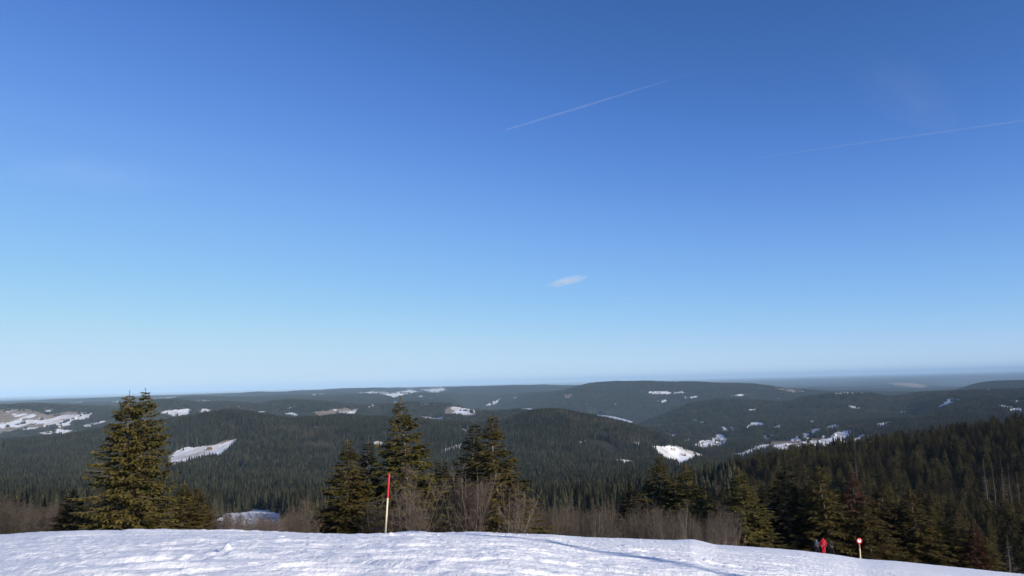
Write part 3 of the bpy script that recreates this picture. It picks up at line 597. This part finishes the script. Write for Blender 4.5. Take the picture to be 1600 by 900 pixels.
for px, top, dep, label in [(893, 772, 150, 'leafless larch left of centre of the brown thicket'), (925, 768, 160, 'leafless larch beside the thicket, second from the spruce group'), (945, 762, 170, 'leafless larch nearest the left end of the middle spruce group'),
                            (1178, 735, 190, 'leafless larch between the broad spruce and the forest edge'), (858, 790, 140, 'leafless larch near the right shrub'), (1120, 740, 200, 'leafless larch behind the dark middle spruces')]:
    tree_at('leafless_larch', LA[int(px) % 2], px, top, dep, label, 'tree', 1.0, 'leafless larches')
BT = [bare_plant(80, 11, 1.0, 3, 22, 6, fan=0.22, upright=0.7, trunk_r=0.09, thick=2.6, stemm=M_twig), bare_plant(81, 11, 1.0, 4, 26, 6, fan=0.25, upright=0.6, trunk_r=0.08, thick=2.6, stemm=M_twig)]
BWO = []
for k in range(150):
    px = random.uniform(-40, 125) if k < 85 else random.uniform(318, 520)
    if 322 < px < 448: continue
    dep = random.uniform(130, 330); x = float(ray(px, 800)[0]) * dep
    bt = (BT + LA)[k] if k < 4 else random.choice(BT + BT + LA)
    bo = plant('bare_tree', bt, 'leafless tree in the ' + ('front' if dep < 190 else 'middle' if dep < 260 else 'back') + ' of the wood ' + (('at the left picture edge' if px < 40 else 'left of the twin-topped spruce') if k < 85 else 'right of the twin-topped spruce' if px < 380 else 'behind the bright snow patch' if px < 450 else 'left of the spruce beside the pole'), 'tree', (x, dep, ground_z(x, dep)), random.random() * 6.28, random.uniform(0.5, 0.95), 'bare woods on the left')
    if k < 4: BWO.append(bo)
# ------------------------------------------------------------------ forest on the right slope: single spruces
FS = [spruce(90 + k, 22, 4.3 + 0.4 * (k % 3), step=0.7, nb=9, nsp=24, needle=M_needle_slope, power=0.8, spray=1.0, limbs=0.0, gaps=0.15) for k in range(4)]
placed = []; tries = 0; FSO = []
while len(placed) < 262 and tries < 20000:
    tries += 1
    px = random.uniform(1165, 1660); dep = 165 * (520 / 165) ** (random.random() ** 0.8)
    x = float(ray(px, 750)[0]) * dep
    if px < 1330 and dep < 190: continue
    if any((x - a) ** 2 + (dep - b) ** 2 < (5.6 + dep * 0.006) ** 2 for a, b in placed): continue
    g = ground_z(x, dep)
    placed.append((x, dep))
    band = 'high up on' if dep > 390 else 'half way up' if dep > 260 else 'low on'
    spot = 'left of the walkers' if px < 1270 else 'above the walkers' if px < 1340 else 'above the round sign' if px < 1420 else 'right of the round sign' if px < 1510 else 'by the right picture edge'
    lab = 'dark spruce ' + band + ' the right forest slope, ' + spot
    s = random.uniform(0.85, 1.3) if dep > 280 else random.uniform(0.5, 0.72)
    if random.random() < 0.03: plant('dead_spruce', DEAD[1], 'bare grey dead spruce ' + band + ' the right forest slope, ' + spot, 'tree', (x, dep, g), random.random() * 6, 1.6 * s, 'dead spruces on the right slope'); continue
    ft = FS[len(placed) % 4]
    to = plant('spruce_tree', ft, lab, 'tree', (x, dep, g - 0.3), random.random() * 6.28, (s * random.uniform(0.9, 1.15), s, s), 'spruces on the right slope')
    if len(FSO) < 4 and all(q.children[1].data != ft[1] for q in FSO): FSO.append(to)

# ------------------------------------------------------------------ forest beyond: too many to count
def far_proto(seed, ntree, spread):
    rs = np.random.default_rng(seed); V = []; Fc = []; n = 0
    for t in range(ntree):
        a = rs.uniform(0, 6.28); d = spread * math.sqrt(rs.random()) if ntree > 1 else 0; ox, oy = d * math.cos(a), d * math.sin(a)
        H = rs.uniform(0.7, 1.15) * 24; R = rs.uniform(0.85, 1.15) * 3.5
        tiers = 5 if ntree == 1 else 3
        for k in range(tiers):
            z0 = H * (0.10 + 0.9 * k / tiers); z1 = min(H, z0 + H * (1.75 / tiers)); rr = R * (1 - k / tiers) ** 0.85; m = 7 if ntree == 1 else 5
            an = np.arange(m) * 6.283 / m + rs.uniform(0, 6); ra = rr * rs.uniform(0.65, 1.2, m)
            ring = np.stack([ox + ra * np.cos(an), oy + ra * np.sin(an), z0 + rs.uniform(-0.05, 0.05, m) * H], -1)
            V.append(np.vstack([ring, [[ox, oy, z1]]])); i = np.arange(m); Fc.append(np.stack([i + n, (i + 1) % m + n, np.full(m, m + n)], -1)); n += m + 1
    return np.vstack(V), np.vstack(Fc)
def forest_stuff(name, label, ptsX, ptsY, ptsZ, scl, protos, m, seed):
    me = bpy.data.meshes.new(name); P = np.stack([ptsX, ptsY, ptsZ], -1).astype(np.float32)
    me.vertices.add(len(P)); me.vertices.foreach_set('co', P.ravel())
    at = me.attributes.new('size', 'FLOAT', 'POINT'); at.data.foreach_set('value', scl.astype(np.float32))
    o = obj(name, me, kind='stuff', label=label, category='forest')
    ng = bpy.data.node_groups.new(name, 'GeometryNodeTree'); ng.is_modifier = True
    ng.interface.new_socket('Geometry', in_out='INPUT', socket_type='NodeSocketGeometry'); ng.interface.new_socket('Geometry', in_out='OUTPUT', socket_type='NodeSocketGeometry')
    N = ng.nodes; L = ng.links; gi = N.new('NodeGroupInput'); go = N.new('NodeGroupOutput')
    ip = N.new('GeometryNodeInstanceOnPoints'); g2i = N.new('GeometryNodeGeometryToInstance')
    for pr in protos:
        oi = N.new('GeometryNodeObjectInfo'); oi.inputs[0].default_value = pr; oi.transform_space = 'ORIGINAL'
        L.new(oi.outputs['Geometry'], g2i.inputs[0])
    L.new(gi.outputs[0], ip.inputs['Points']); L.new(g2i.outputs[0], ip.inputs['Instance']); ip.inputs['Pick Instance'].default_value = True
    rv = N.new('FunctionNodeRandomValue'); rv.data_type = 'FLOAT_VECTOR'; rv.inputs[0].default_value = (0, 0, 0); rv.inputs[1].default_value = (0, 0, 6.28)
    L.new(rv.outputs[0], ip.inputs['Rotation'])
    na = N.new('GeometryNodeInputNamedAttribute'); na.data_type = 'FLOAT'; na.inputs[0].default_value = 'size'; L.new(na.outputs[0], ip.inputs['Scale'])
    L.new(ip.outputs[0], go.inputs[0])
    o.modifiers.new('trees', 'NODES').node_group = ng
    return o
nr = np.random.default_rng(77)
VIL_R = [(1243, 690), (1256, 694), (1268, 692), (1279, 690), (1290, 701), (1300, 694), (1312, 690), (1274, 698), (1287, 684), (1231, 697), (1220, 701), (1341, 689), (1322, 702), (1262, 686), (1305, 681), (1247, 699)]
VIL_L = [(12, 662), (26, 664), (40, 660), (52, 663), (70, 667), (86, 660), (98, 656), (100, 677), (78, 676), (33, 655), (118, 654), (61, 654), (93, 668)]
VIL_C = [(1098, 694), (1108, 692), (1120, 693), (1128, 691), (1052, 704), (1068, 712)]
HOUSES = [(h_.x, h_.y) for h_ in (hit(a_, b_, 1200) for a_, b_ in VIL_R + VIL_L + VIL_C) if h_]
MEADOW = np.zeros((900, 1600), np.int8); _jx, _iy = np.meshgrid(np.arange(1600) + 0.5, np.arange(900) + 0.5)
for q in SNOW:
    q_ = np.array(q); c0, r0_ = np.clip(q_.min(0).astype(int) - 1, 0, None); c1, r1_ = q_.max(0).astype(int) + 2
    MEADOW[r0_:r1_, c0:c1] |= inside(_jx[r0_:r1_, c0:c1], _iy[r0_:r1_, c0:c1], q)
def scatter(y0, y1, area, htree, cap):
    n = int((y1 ** 2 - y0 ** 2) * 0.96 / area)
    Y = np.sqrt(nr.uniform(y0 * y0, y1 * y1, n)); u = nr.uniform(-0.82, 1.1, n)
    z = bil(ZG, u, Y); cm = bil(CM, u, Y * 0.985)
    vis = (z + htree) / Y > cm - 0.0012
    sn = bil(A_SNOW, u, Y); fd = bil(A_FIELD, u, Y); wob = 2.6 * vnoise(u * Y / 60, Y / 240, 31)
    rare = nr.random(n) < 0.05
    dens = vnoise(u * Y / 90, Y / 90, 41) + vnoise(u * Y / 300, Y / 300, 42)
    hedge = (np.abs(vnoise(u * Y / 150, Y / 420, 33)) < 0.02) & (vnoise(u * Y / 45, Y / 45, 34) > -0.1)
    keep = vis & ((np.maximum(sn, fd) + wob < -0.4) | rare & (np.maximum(sn, fd) < 3)) & (dens > -0.52) & ~inside(u * Y, Y, LK)
    pxx, pyy = project(np.stack([u * Y, Y, z + 0.45 * htree], -1))           # woodland edges are felled back in front of the meadows
    ii = np.clip(pyy.astype(int), 0, 899); jj = np.clip(pxx.astype(int), 0, 1599); fr = (MEADOW[ii, jj] > 0) & (Y > 300) & (pxx > 0) & (pxx < 1600)
    keep &= ~(fr & (nr.random(n) < 0.86)); keep |= vis & hedge & (sn > -0.5) & (Y > 3650)
    for hx_, hy_ in HOUSES: keep &= ~((np.abs(u * Y - hx_ * Y / hy_) < 13) & (Y > hy_ - 130) & (Y < hy_ + 14))
    if y0 < 900: keep &= ~((pxx > 1150) & (Y < 870))
    u, Y, z = u[keep][:cap], Y[keep][:cap], z[keep][:cap]
    return u * Y, Y, z
# two single low spruces, standing at the edge of the clearing, also serve as the pattern for the mass behind
protos = []
for k, (px, py) in enumerate([(262, 722), (376, 690)]):
    h = hit(px, py); V, Fc = far_proto(200 + k, 1, 0); t = Tubes(); t.tube([(0, 0, -1), (0, 0, 4), (0, 0, 16)], [0.3, 0.26, 0.1], 5)
    e = empty('spruce_tree', ['far spruce at the left edge of the snowy forest clearing', 'far spruce at the upper right tip of the snowy forest clearing'][k], 'tree', h, 0, 1)
    obj('trunk', t.mesh('trunk', M_bark), e); protos.append(obj('crown', mesh_np('crown', V, Fc, M_needle_far), e))
cl = []
for k in range(2):
    V, Fc = far_proto(300 + k, 9, 13); h = hit([540, 1255][k], [660, 690][k])
    cl.append(obj('spruce_grove', mesh_np('spruce_grove', V, Fc, M_needle_far), None, h, label=['small grove of far spruces on the ridge left of centre', 'small grove of dark spruces by the valley village at right'][k], category='grove'))
x, y, z = scatter(560, 4700, 58, 24, 260000)
forest_stuff('distant_forest', 'dense dark spruce forest covering the hills below', x, y, z, (0.45 + 0.85 * nr.random(len(x)) ** 0.8) * (1 + 0.35 * vnoise(x / 130, y / 130, 61)), protos, M_needle_far, 1)
nA = len(x)
x, y, z = scatter(300, 760, 34, 12, 20000)
k = (project(np.stack([x, y, z], -1))[0] < 1010) & (vnoise(x / 60, y / 60, 71) > -0.3)
forest_stuff('bare_wood', 'brown leafless wood below the spruce forest at left and centre', x[k], y[k], z[k], nr.uniform(0.6, 1.15, k.sum()), [c for o_ in BWO for c in o_.children if c.name.startswith('crown')], None, 4)
# the rest of the right slope's trees, beyond the single ones
n = 5200; Y = np.sqrt(nr.uniform(150 ** 2, 900 ** 2, n)); pxs = nr.uniform(1150, 2250, n); u = ray(pxs, 760)[0]; z = bil(ZG, u, Y)
pl_ = np.array(placed); gone = np.zeros(n, bool)
for a, b in pl_: gone |= (u * Y - a) ** 2 + (Y - b) ** 2 < 5.0 ** 2
gone |= (pxs < 1330) & (Y < 190); gone |= vnoise(u * Y / 24, Y / 24, 51) < -0.22
k = ~gone; forest_stuff('slope_forest', 'dense spruce forest filling the slope between the single trees at right', (u * Y)[k], Y[k], z[k] - 0.4, nr.uniform(0.8, 1.4, k.sum()) * np.where(Y[k] > 280, 1, 0.58), [c for o_ in FSO for c in o_.children if c.name.startswith('crown')], None, 3)
x, y, z = scatter(4700, 14000, 620, 24, 200000)
forest_stuff('far_ridge_forest', 'hazy blue forest on the far ridges', x, y, z, nr.uniform(0.8, 1.2, len(x)), cl, M_needle_far, 2)
print('FOREST', nA, len(x))

# ------------------------------------------------------------------ houses in the valley
def house_meshes(w_, d_, h_, rh, wallm, roofm):
    V = [(-w_, -d_, -3), (w_, -d_, -3), (w_, d_, -3), (-w_, d_, -3), (-w_, -d_, h_), (w_, -d_, h_), (w_, d_, h_), (-w_, d_, h_), (-w_, 0, h_ + rh), (w_, 0, h_ + rh)]
    wm = bpy.data.meshes.new('wall'); wm.from_pydata(V, [], [(0, 1, 5, 4), (2, 3, 7, 6), (1, 2, 6, 9, 5), (3, 0, 4, 8, 7)]); wm.materials.append(wallm)
    o = 0.9; t = 0.35; k = rh / d_
    e = h_ - o * k
    R = [(-w_ - o, -d_ - o, e), (w_ + o, -d_ - o, e), (w_ + o, 0, h_ + rh + 0.02), (-w_ - o, 0, h_ + rh + 0.02), (-w_ - o, d_ + o, e), (w_ + o, d_ + o, e)]
    R = [(a, b, c + 0.1) for a, b, c in R] + [(a, b, c + 0.1 + t) for a, b, c in R]
    rm = bpy.data.meshes.new('roof'); rm.from_pydata(R, [], [(6, 7, 8, 9), (9, 8, 11, 10), (0, 3, 2, 1), (3, 4, 5, 2), (0, 1, 7, 6), (4, 10, 11, 5), (0, 6, 9, 3), (3, 9, 10, 4), (1, 2, 8, 7), (2, 5, 11, 8)]); rm.materials.append(roofm)
    win = bpy.data.meshes.new('window'); c = 0.75
    win.from_pydata([(-c, -0.06, -c), (c, -0.06, -c), (c, -0.06, c), (-c, -0.06, c), (-c, 0.05, -c), (c, 0.05, -c), (c, 0.05, c), (-c, 0.05, c)], [], [(0, 1, 2, 3), (0, 4, 5, 1), (1, 5, 6, 2), (2, 6, 7, 3), (3, 7, 4, 0)]); win.materials.append(M_pane)
    return wm, rm, win, w_, d_, h_
HM = [house_meshes(8, 6, 6, 5, M_wall, M_roof_snow), house_meshes(10, 7, 5, 6, M_wood_wall, M_roof_snow), house_meshes(7, 5.5, 6.5, 4, M_wall, M_roof)]
def house(px, py, k, label, group, rank=0):
    if rank: label = ORD[rank - 1] + ' house from the left ' + label
    h = hit(px, py, 1200)
    if h is None: return
    wm, rm, win, w_, d_, h_ = HM[k]
    e = empty('house', label, 'house', h, random.uniform(-0.6, 0.6), 1.0, group)
    obj('wall', wm, e); obj('roof', rm, e)
    for i in range(3):
        for zz in (1.6, 4.2): obj('window', win, e, ((i - 1) * w_ * 0.62, -d_, zz))
VR = 'in the snowy valley village at right'; VL = 'on the pale fields of the far left village'; VC = 'by the snowy valley meadow right of centre'
ORD = 'first second third fourth fifth sixth seventh eighth ninth tenth eleventh twelfth thirteenth fourteenth fifteenth sixteenth'.split()
for i, (px, py) in enumerate(sorted(VIL_R)): house(px, py, i % 3, VR, 'valley village houses', i + 1)
for i, (px, py) in enumerate(sorted(VIL_L)): house(px, py, i % 3, VL, 'far village houses at left', i + 1)
for i, (px, py) in enumerate(sorted(VIL_C)): house(px, py, i % 3, VC, 'farmhouses by the meadow', i + 1)
h = hit(327, 703); e = empty('house', 'lone dark farmhouse on the snowy forest clearing at left', 'house', h, 0.3, 1.0)
obj('wall', HM[1][0], e); obj('roof', HM[2][1], e)

# ------------------------------------------------------------------ marker pole, round sign, mast
def rod(r0_, r1_, z0, z1, m, name, k=12):
    t = Tubes(); t.tube([(0, 0, z0), (0, 0, (z0 + z1) / 2), (0, 0, z1 - 0.01), (0, 0, z1)], [r0_, (r0_ + r1_) / 2, r1_, r1_ * 0.4], k); return t.mesh(name, m)
D_ = 26.6; u_, _ = ray(602, 835); px_ = float(u_) * D_
e = empty('marker_pole', 'slope marker pole with red upper part and cream lower part', 'pole', (px_, D_, snow_at(px_, D_) - 0.05))
e.rotation_euler = (0, math.radians(4.0), 0)
obj('lower_shaft', rod(0.031, 0.030, -0.4, 1.27, M_cream, 'lower_shaft'), e); obj('upper_shaft', rod(0.0305, 0.029, 1.27, 2.10, M_red, 'upper_shaft'), e)
D_ = 61; u_, _ = ray(1344.5, 872); px_ = float(u_) * D_
e = empty('round_sign', 'small round red and white sign on an orange and cream post', 'sign', (px_, D_, snow_at(px_, D_) - 0.05))
obj('lower_post', rod(0.050, 0.048, -0.4, 0.86, M_cream, 'lower_post'), e); obj('upper_post', rod(0.049, 0.048, 0.86, 1.45, M_orange, 'upper_post'), e)
def disc(r_in, r_out, y0, y1, m, name, n=28):
    V = []; Fc = []
    for i in range(n):
        c, s_ = math.cos(6.28319 * i / n), math.sin(6.28319 * i / n)
        V += [(r_in * c, y0, r_in * s_), (r_out * c, y0, r_out * s_), (r_out * c, y1, r_out * s_), (r_in * c, y1, r_in * s_)]
    for i in range(n):
        a = i * 4; b = ((i + 1) % n) * 4
        for k in range(4): Fc.append((a + k, b + k, b + (k + 1) % 4, a + (k + 1) % 4))
    me = bpy.data.meshes.new(name); me.from_pydata(V, [], Fc); me.materials.append(m); return me
pl = obj('sign_plate', disc(0.0, 0.20, -0.06, -0.045, M_white, 'sign_plate'), e, (0, 0, 1.42))
obj('red_rim', disc(0.145, 0.215, -0.072, -0.05, M_red, 'red_rim'), pl)
bar = bpy.data.meshes.new('symbol'); bar.from_pydata([(-0.03, -0.07, 0.0), (0.05, -0.07, 0.03), (0.03, -0.07, 0.14), (-0.02, -0.07, 0.12)] + [(-0.03, -0.058, 0.0), (0.05, -0.058, 0.03), (0.03, -0.058, 0.14), (-0.02, -0.058, 0.12)], [], [(0, 1, 2, 3), (0, 4, 5, 1), (1, 5, 6, 2), (2, 6, 7, 3), (3, 7, 4, 0)]); bar.materials.append(M_red)
obj('symbol', bar, pl)
sdir = Vector((math.sin(SUN_AZ), math.cos(SUN_AZ)))
mp = Vector((4.84, 18.4)) + sdir * 52
mast = empty('lattice_mast', 'tall lattice mast behind the viewer whose long shadow crosses the snow', 'mast', (mp.x, mp.y, -1.66 - 0.085 * mp.y))
def mw(z): return 0.62 - 0.45 * z / 18.5
cs = [(-1, -1), (1, -1), (1, 1), (-1, 1)]
for c in cs:
    t = Tubes(); t.tube([(c[0] * mw(z), c[1] * mw(z), z) for z in (-0.5, 6, 12, 18.5)], [0.11, 0.10, 0.09, 0.06], 6); obj('leg', t.mesh('leg', M_mast), mast)
t = Tubes()
for k in range(18):
    z = 0.4 + k
    for i in range(4):
        a_, b_ = cs[i], cs[(i + 1) % 4]; z2 = z + 1.0
        t.tube([(a_[0] * mw(z), a_[1] * mw(z), z), (b_[0] * mw(z2), b_[1] * mw(z2), z2)], [0.045, 0.045], 5)
obj('bracing', t.mesh('bracing', M_mast), mast)

# ------------------------------------------------------------------ three walkers
M_jred = mat('red_jacket_cloth', (0.62, 0.022, 0.045), color2=(0.45, 0.015, 0.03), scale=8, rough=0.7)
M_jblue = mat('navy_jacket_cloth', (0.030, 0.045, 0.085), color2=(0.02, 0.03, 0.06), scale=8, rough=0.7)
M_jblack = mat('black_jacket_cloth', (0.010, 0.010, 0.012), color2=(0.007, 0.007, 0.009), scale=8, rough=0.8)
M_trous = mat('dark_trouser_cloth', (0.018, 0.019, 0.024), color2=(0.012, 0.012, 0.016), scale=8, rough=0.8)
M_greycap = mat('grey_hat_wool', (0.20, 0.22, 0.25), color2=(0.14, 0.15, 0.18), scale=14, rough=0.9)
M_glove = mat('glove_and_skin', (0.30, 0.19, 0.15), color2=(0.2, 0.12, 0.1), scale=8, rough=0.6)
def person(px, dep, H, lean, stride, arm, turn, label, jm, tm, hm):
    u, _ = ray(px, 862); x = float(u) * dep
    e = empty('person', label, 'person', (x, dep, snow_at(x, dep) + 0.02), turn, H / 1.72)
    J = {'pel': (0, 0, .95), 'sp': (0, .02 + lean * .5, 1.16), 'ch': (0, .03 + lean, 1.36), 'nk': (0, .04 + lean * 1.2, 1.49), 'hd': (0, .06 + lean * 1.3, 1.60), 'ht': (0, .05 + lean * 1.35, 1.68), 'ns': (0, .155 + lean * 1.3, 1.585),
         'sl': (-.19, .03 + lean, 1.40), 'el': (-.27, lean - arm * .3, 1.12), 'wl': (-.26, lean + arm, .90), 'sr': (.19, .03 + lean, 1.40), 'er': (.27, lean - .04, 1.12), 'wr': (.27, lean + arm * 1.2, .92),
         'hl': (-.10, 0, .88), 'kl': (-.11, stride, .49), 'al': (-.11, stride * .6, .08), 'tl': (-.11, stride * .6 + .17, .035), 'hr': (.10, 0, .88), 'kr': (.11, -stride * .2, .48), 'ar': (.11, -stride * 1.6, .10), 'tr': (.11, -stride * 1.6 + .17, .035)}
    rad = {'pel': .15, 'sp': .135, 'ch': .16, 'nk': .06, 'hd': .095, 'ht': .07, 'ns': .018, 'hl': .10, 'hr': .10, 'kl': .066, 'kr': .066, 'al': .048, 'ar': .048, 'tl': .042, 'tr': .042, 'sl': .075, 'sr': .075, 'el': .05, 'er': .05, 'wl': .034, 'wr': .034}
    E = [('pel', 'sp'), ('sp', 'ch'), ('ch', 'nk'), ('nk', 'hd'), ('hd', 'ht'), ('hd', 'ns'), ('pel', 'hl'), ('hl', 'kl'), ('kl', 'al'), ('al', 'tl'), ('pel', 'hr'), ('hr', 'kr'), ('kr', 'ar'), ('ar', 'tr'), ('ch', 'sl'), ('sl', 'el'), ('el', 'wl'), ('ch', 'sr'), ('sr', 'er'), ('er', 'wr')]
    for s_, wk in ((-1, 'wl'), (1, 'wr')):                # palm and five fingers
        w_ = Vector(J[wk]); pk = 'p' + wk; J[pk] = tuple(w_ + Vector((0, .03, -.075))); rad[pk] = .03; E.append((wk, pk))
        for f_ in range(5):
            o_ = (f_ - 2) * .021; ln = (.045, .07, .078, .072, .055)[f_]
            a, b = pk + str(f_) + 'a', pk + str(f_) + 'b'; base = Vector(J[pk])
            J[a] = tuple(base + Vector((-s_ * .012 if f_ else -s_ * .035, o_, -ln * .6 if f_ else -.01))); J[b] = tuple(Vector(J[a]) + Vector((-s_ * .02, .012, -ln * .55)))
            rad[a] = .010; rad[b] = .008; E += [(pk, a), (a, b)]
    def skin(name, keys, grow, m):
        ks = list(keys); ed = [(ks.index(a), ks.index(b)) for a, b in E if a in ks and b in ks]
        me = bpy.data.meshes.new(name); me.from_pydata([J[q] for q in ks], ed, []); me.materials.append(m)
        o = obj(name, me, e); md = o.modifiers.new('skin', 'SKIN'); md.use_smooth_shade = True
        for i, q in enumerate(ks):
            r = rad[q] + grow; me.skin_vertices[0].data[i].radius = (r, r)
        me.skin_vertices[0].data[0].use_root = True
        s2 = o.modifiers.new('sub', 'SUBSURF'); s2.levels = 2; s2.render_levels = 2
    skin('body', J, 0.0, M_glove)
    skin('jacket', ['pel', 'sp', 'ch', 'nk', 'sl', 'el', 'wl', 'sr', 'er', 'wr'], 0.03, jm)
    skin('trousers', ['pel', 'hl', 'kl', 'al', 'hr', 'kr', 'ar'], 0.022, tm)
    skin('hood', ['nk', 'hd', 'ht'], 0.03, hm)
    skin('boot', ['al', 'tl'], 0.02, M_jblack); skin('boot', ['ar', 'tr'], 0.02, M_jblack)
person(1277.5, 80, 1.50, 0.06, 0.14, 0.12, 0.35, 'person in a navy jacket and grey hat left of the one in red', M_jblue, M_trous, M_greycap)
person(1287, 78, 1.64, 0.10, 0.16, 0.16, -0.5, 'person in a bright red hooded jacket walking below the trees', M_jred, M_jred, M_jred)
person(1300, 81, 1.66, 0.05, 0.12, 0.12, 0.2, 'person in black clothes right of the one in red', M_jblack, M_jblack, M_jblack)

# ------------------------------------------------------------------ contrails and the small cloud, real bodies of thin vapour high up
def vapour(name, dens, aniso=-0.45):
    m = bpy.data.materials.new(name); m.use_nodes = True; n = m.node_tree.nodes; n.remove(n['Principled BSDF'])
    v = n.new('ShaderNodeVolumePrincipled'); v.inputs['Color'].default_value = (1, 1, 1, 1); v.inputs['Density'].default_value = dens; v.inputs['Anisotropy'].default_value = aniso
    m.node_tree.links.new(v.outputs[0], n['Material Output'].inputs['Volume']); return m
def sky_pt(px, py, alt):
    u, s = ray(px, py); return np.array([float(u), 1.0, float(s)]) * (alt / float(s))
def contrail(pts, alt, rad, dens, label, name='contrail'):
    t = Tubes(); P = []; R = []
    p = [sky_pt(a, b, alt) for a, b in pts]; n = 24
    for i in range(n + 1):
        f = i / n * (len(p) - 1); k = min(len(p) - 2, int(f)); q = p[k] * (1 - f + k) + p[k + 1] * (f - k)
        P.append(q); R.append(np.interp(i / n, np.linspace(0, 1, len(rad)), rad) * (1 + 0.12 * math.sin(i * 2.3)))
    t.tube(P, R, 10); v = np.vstack(t.v); f = np.vstack(t.f)
    caps = [np.array([[0, j + 1, j] for j in range(1, 9)]), np.array([[n * 10, n * 10 + j, n * 10 + j + 1] for j in range(1, 9)])]
    me = mesh_np(name, v, [f] + caps, vapour(name, dens))
    obj(name, me, label=label, category='cloud' if name == 'cloud' else 'contrail')
contrail([(791, 202.5), (900, 170), (1000, 139), (1090, 112)], 9500, [34, 48, 34, 6], 0.0012, 'bright-tipped straight contrail climbing right of the sky centre')
contrail([(1860, 152), (1480, 205), (1300, 230), (1110, 258)], 9500, [46, 46, 36, 5], 0.0012, 'long thin contrail reaching in from the right edge')
contrail([(963, 469), (985, 467), (1008, 462)], 7500, [16, 50, 8], 0.0006, 'short faint contrail right of the small cloud')
def wisp(px0, py0, px1, py1, alt, rad, dens, label):
    """a feathery cloud: an elongated body whose vapour density falls off unevenly towards its edge"""
    a, b = sky_pt(px0, py0, alt), sky_pt(px1, py1, alt); c = (a + b) / 2; L_ = np.linalg.norm(b - a) / 2
    me = bpy.data.meshes.new('cloud'); m = vapour('cloud', dens); n = m.node_tree.nodes; l = m.node_tree.links
    th = np.linspace(0, np.pi, 13)[:, None]; ph = np.linspace(0, 2 * np.pi, 20, endpoint=False)[None]
    P = np.stack([np.sin(th) * np.cos(ph), np.sin(th) * np.sin(ph), np.cos(th) + 0 * ph], -1).reshape(-1, 3)
    i = np.arange(13 * 20).reshape(13, 20); j = np.roll(i, -1, 1)
    me = mesh_np('cloud', P, np.stack([i[:-1], i[1:], j[1:], j[:-1]], -1).reshape(-1, 4), m)
    tc = n.new('ShaderNodeTexCoord'); ln = n.new('ShaderNodeVectorMath'); ln.operation = 'LENGTH'; l.new(tc.outputs['Object'], ln.inputs[0])
    mp_ = n.new('ShaderNodeMapping'); mp_.inputs['Scale'].default_value = (1.6, 0.8, 0.8); l.new(tc.outputs['Object'], mp_.inputs[0])
    nz = n.new('ShaderNodeTexNoise'); nz.inputs['Scale'].default_value = 2.2; nz.inputs['Detail'].default_value = 5; nz.inputs['Roughness'].default_value = 0.65; l.new(mp_.outputs[0], nz.inputs[0])
    ad = n.new('ShaderNodeMath'); ad.operation = 'MULTIPLY_ADD'; l.new(nz.outputs['Fac'], ad.inputs[0]); ad.inputs[1].default_value = 2.0; l.new(ln.outputs['Value'], ad.inputs[2])
    mr = n.new('ShaderNodeMapRange'); mr.inputs[1].default_value = 1.9; mr.inputs[2].default_value = 0.6; mr.inputs[3].default_value = 0; mr.inputs[4].default_value = dens; l.new(ad.outputs[0], mr.inputs[0])
    l.new(mr.outputs[0], n['Principled Volume'].inputs['Density'])
    o = obj('cloud', me, label=label, category='cloud'); d = Vector(b - a).normalized()
    z_ = Vector((0, 0, 1)); y_ = z_.cross(d).normalized(); z_ = d.cross(y_)
    o.matrix_world = Matrix.Translation(Vector(c)) @ Matrix((d, y_, z_)).transposed().to_4x4() @ Matrix.Diagonal((L_, rad * 1.6, rad, 1))
wisp(851, 448, 925, 430, 6000, 300, 0.0015, 'small white wispy cloud low in the middle of the sky')

wisp(-60, 262, 330, 282, 9000, 900, 0.00004, 'very faint cirrus veil at the left of the sky')
wisp(1320, 60, 1500, 215, 9000, 800, 0.00004, 'very faint cirrus veil above the right contrail')

# ------------------------------------------------------------------ haze
hz = bpy.data.meshes.new('haze'); x0, x1, y0, y1, z0, z1 = -160000, 160000, -30000, 170000, -900, float(ZG.max()) + 45
hz.from_pydata([(x0, y0, z0), (x1, y0, z0), (x1, y1, z0), (x0, y1, z0), (x0, y0, z1), (x1, y0, z1), (x1, y1, z1), (x0, y1, z1)], [], [(0, 3, 2, 1), (4, 5, 6, 7), (0, 1, 5, 4), (1, 2, 6, 5), (2, 3, 7, 6), (3, 0, 4, 7)])
hm_ = vapour('haze_air', 1.9e-5, -0.22); hm_.node_tree.nodes['Principled Volume'].inputs['Color'].default_value = (0.52, 0.76, 1.0, 1)
hz.materials.append(hm_); obj('haze', hz, kind='stuff', label='thin blue winter haze lying over the valleys', category='haze')
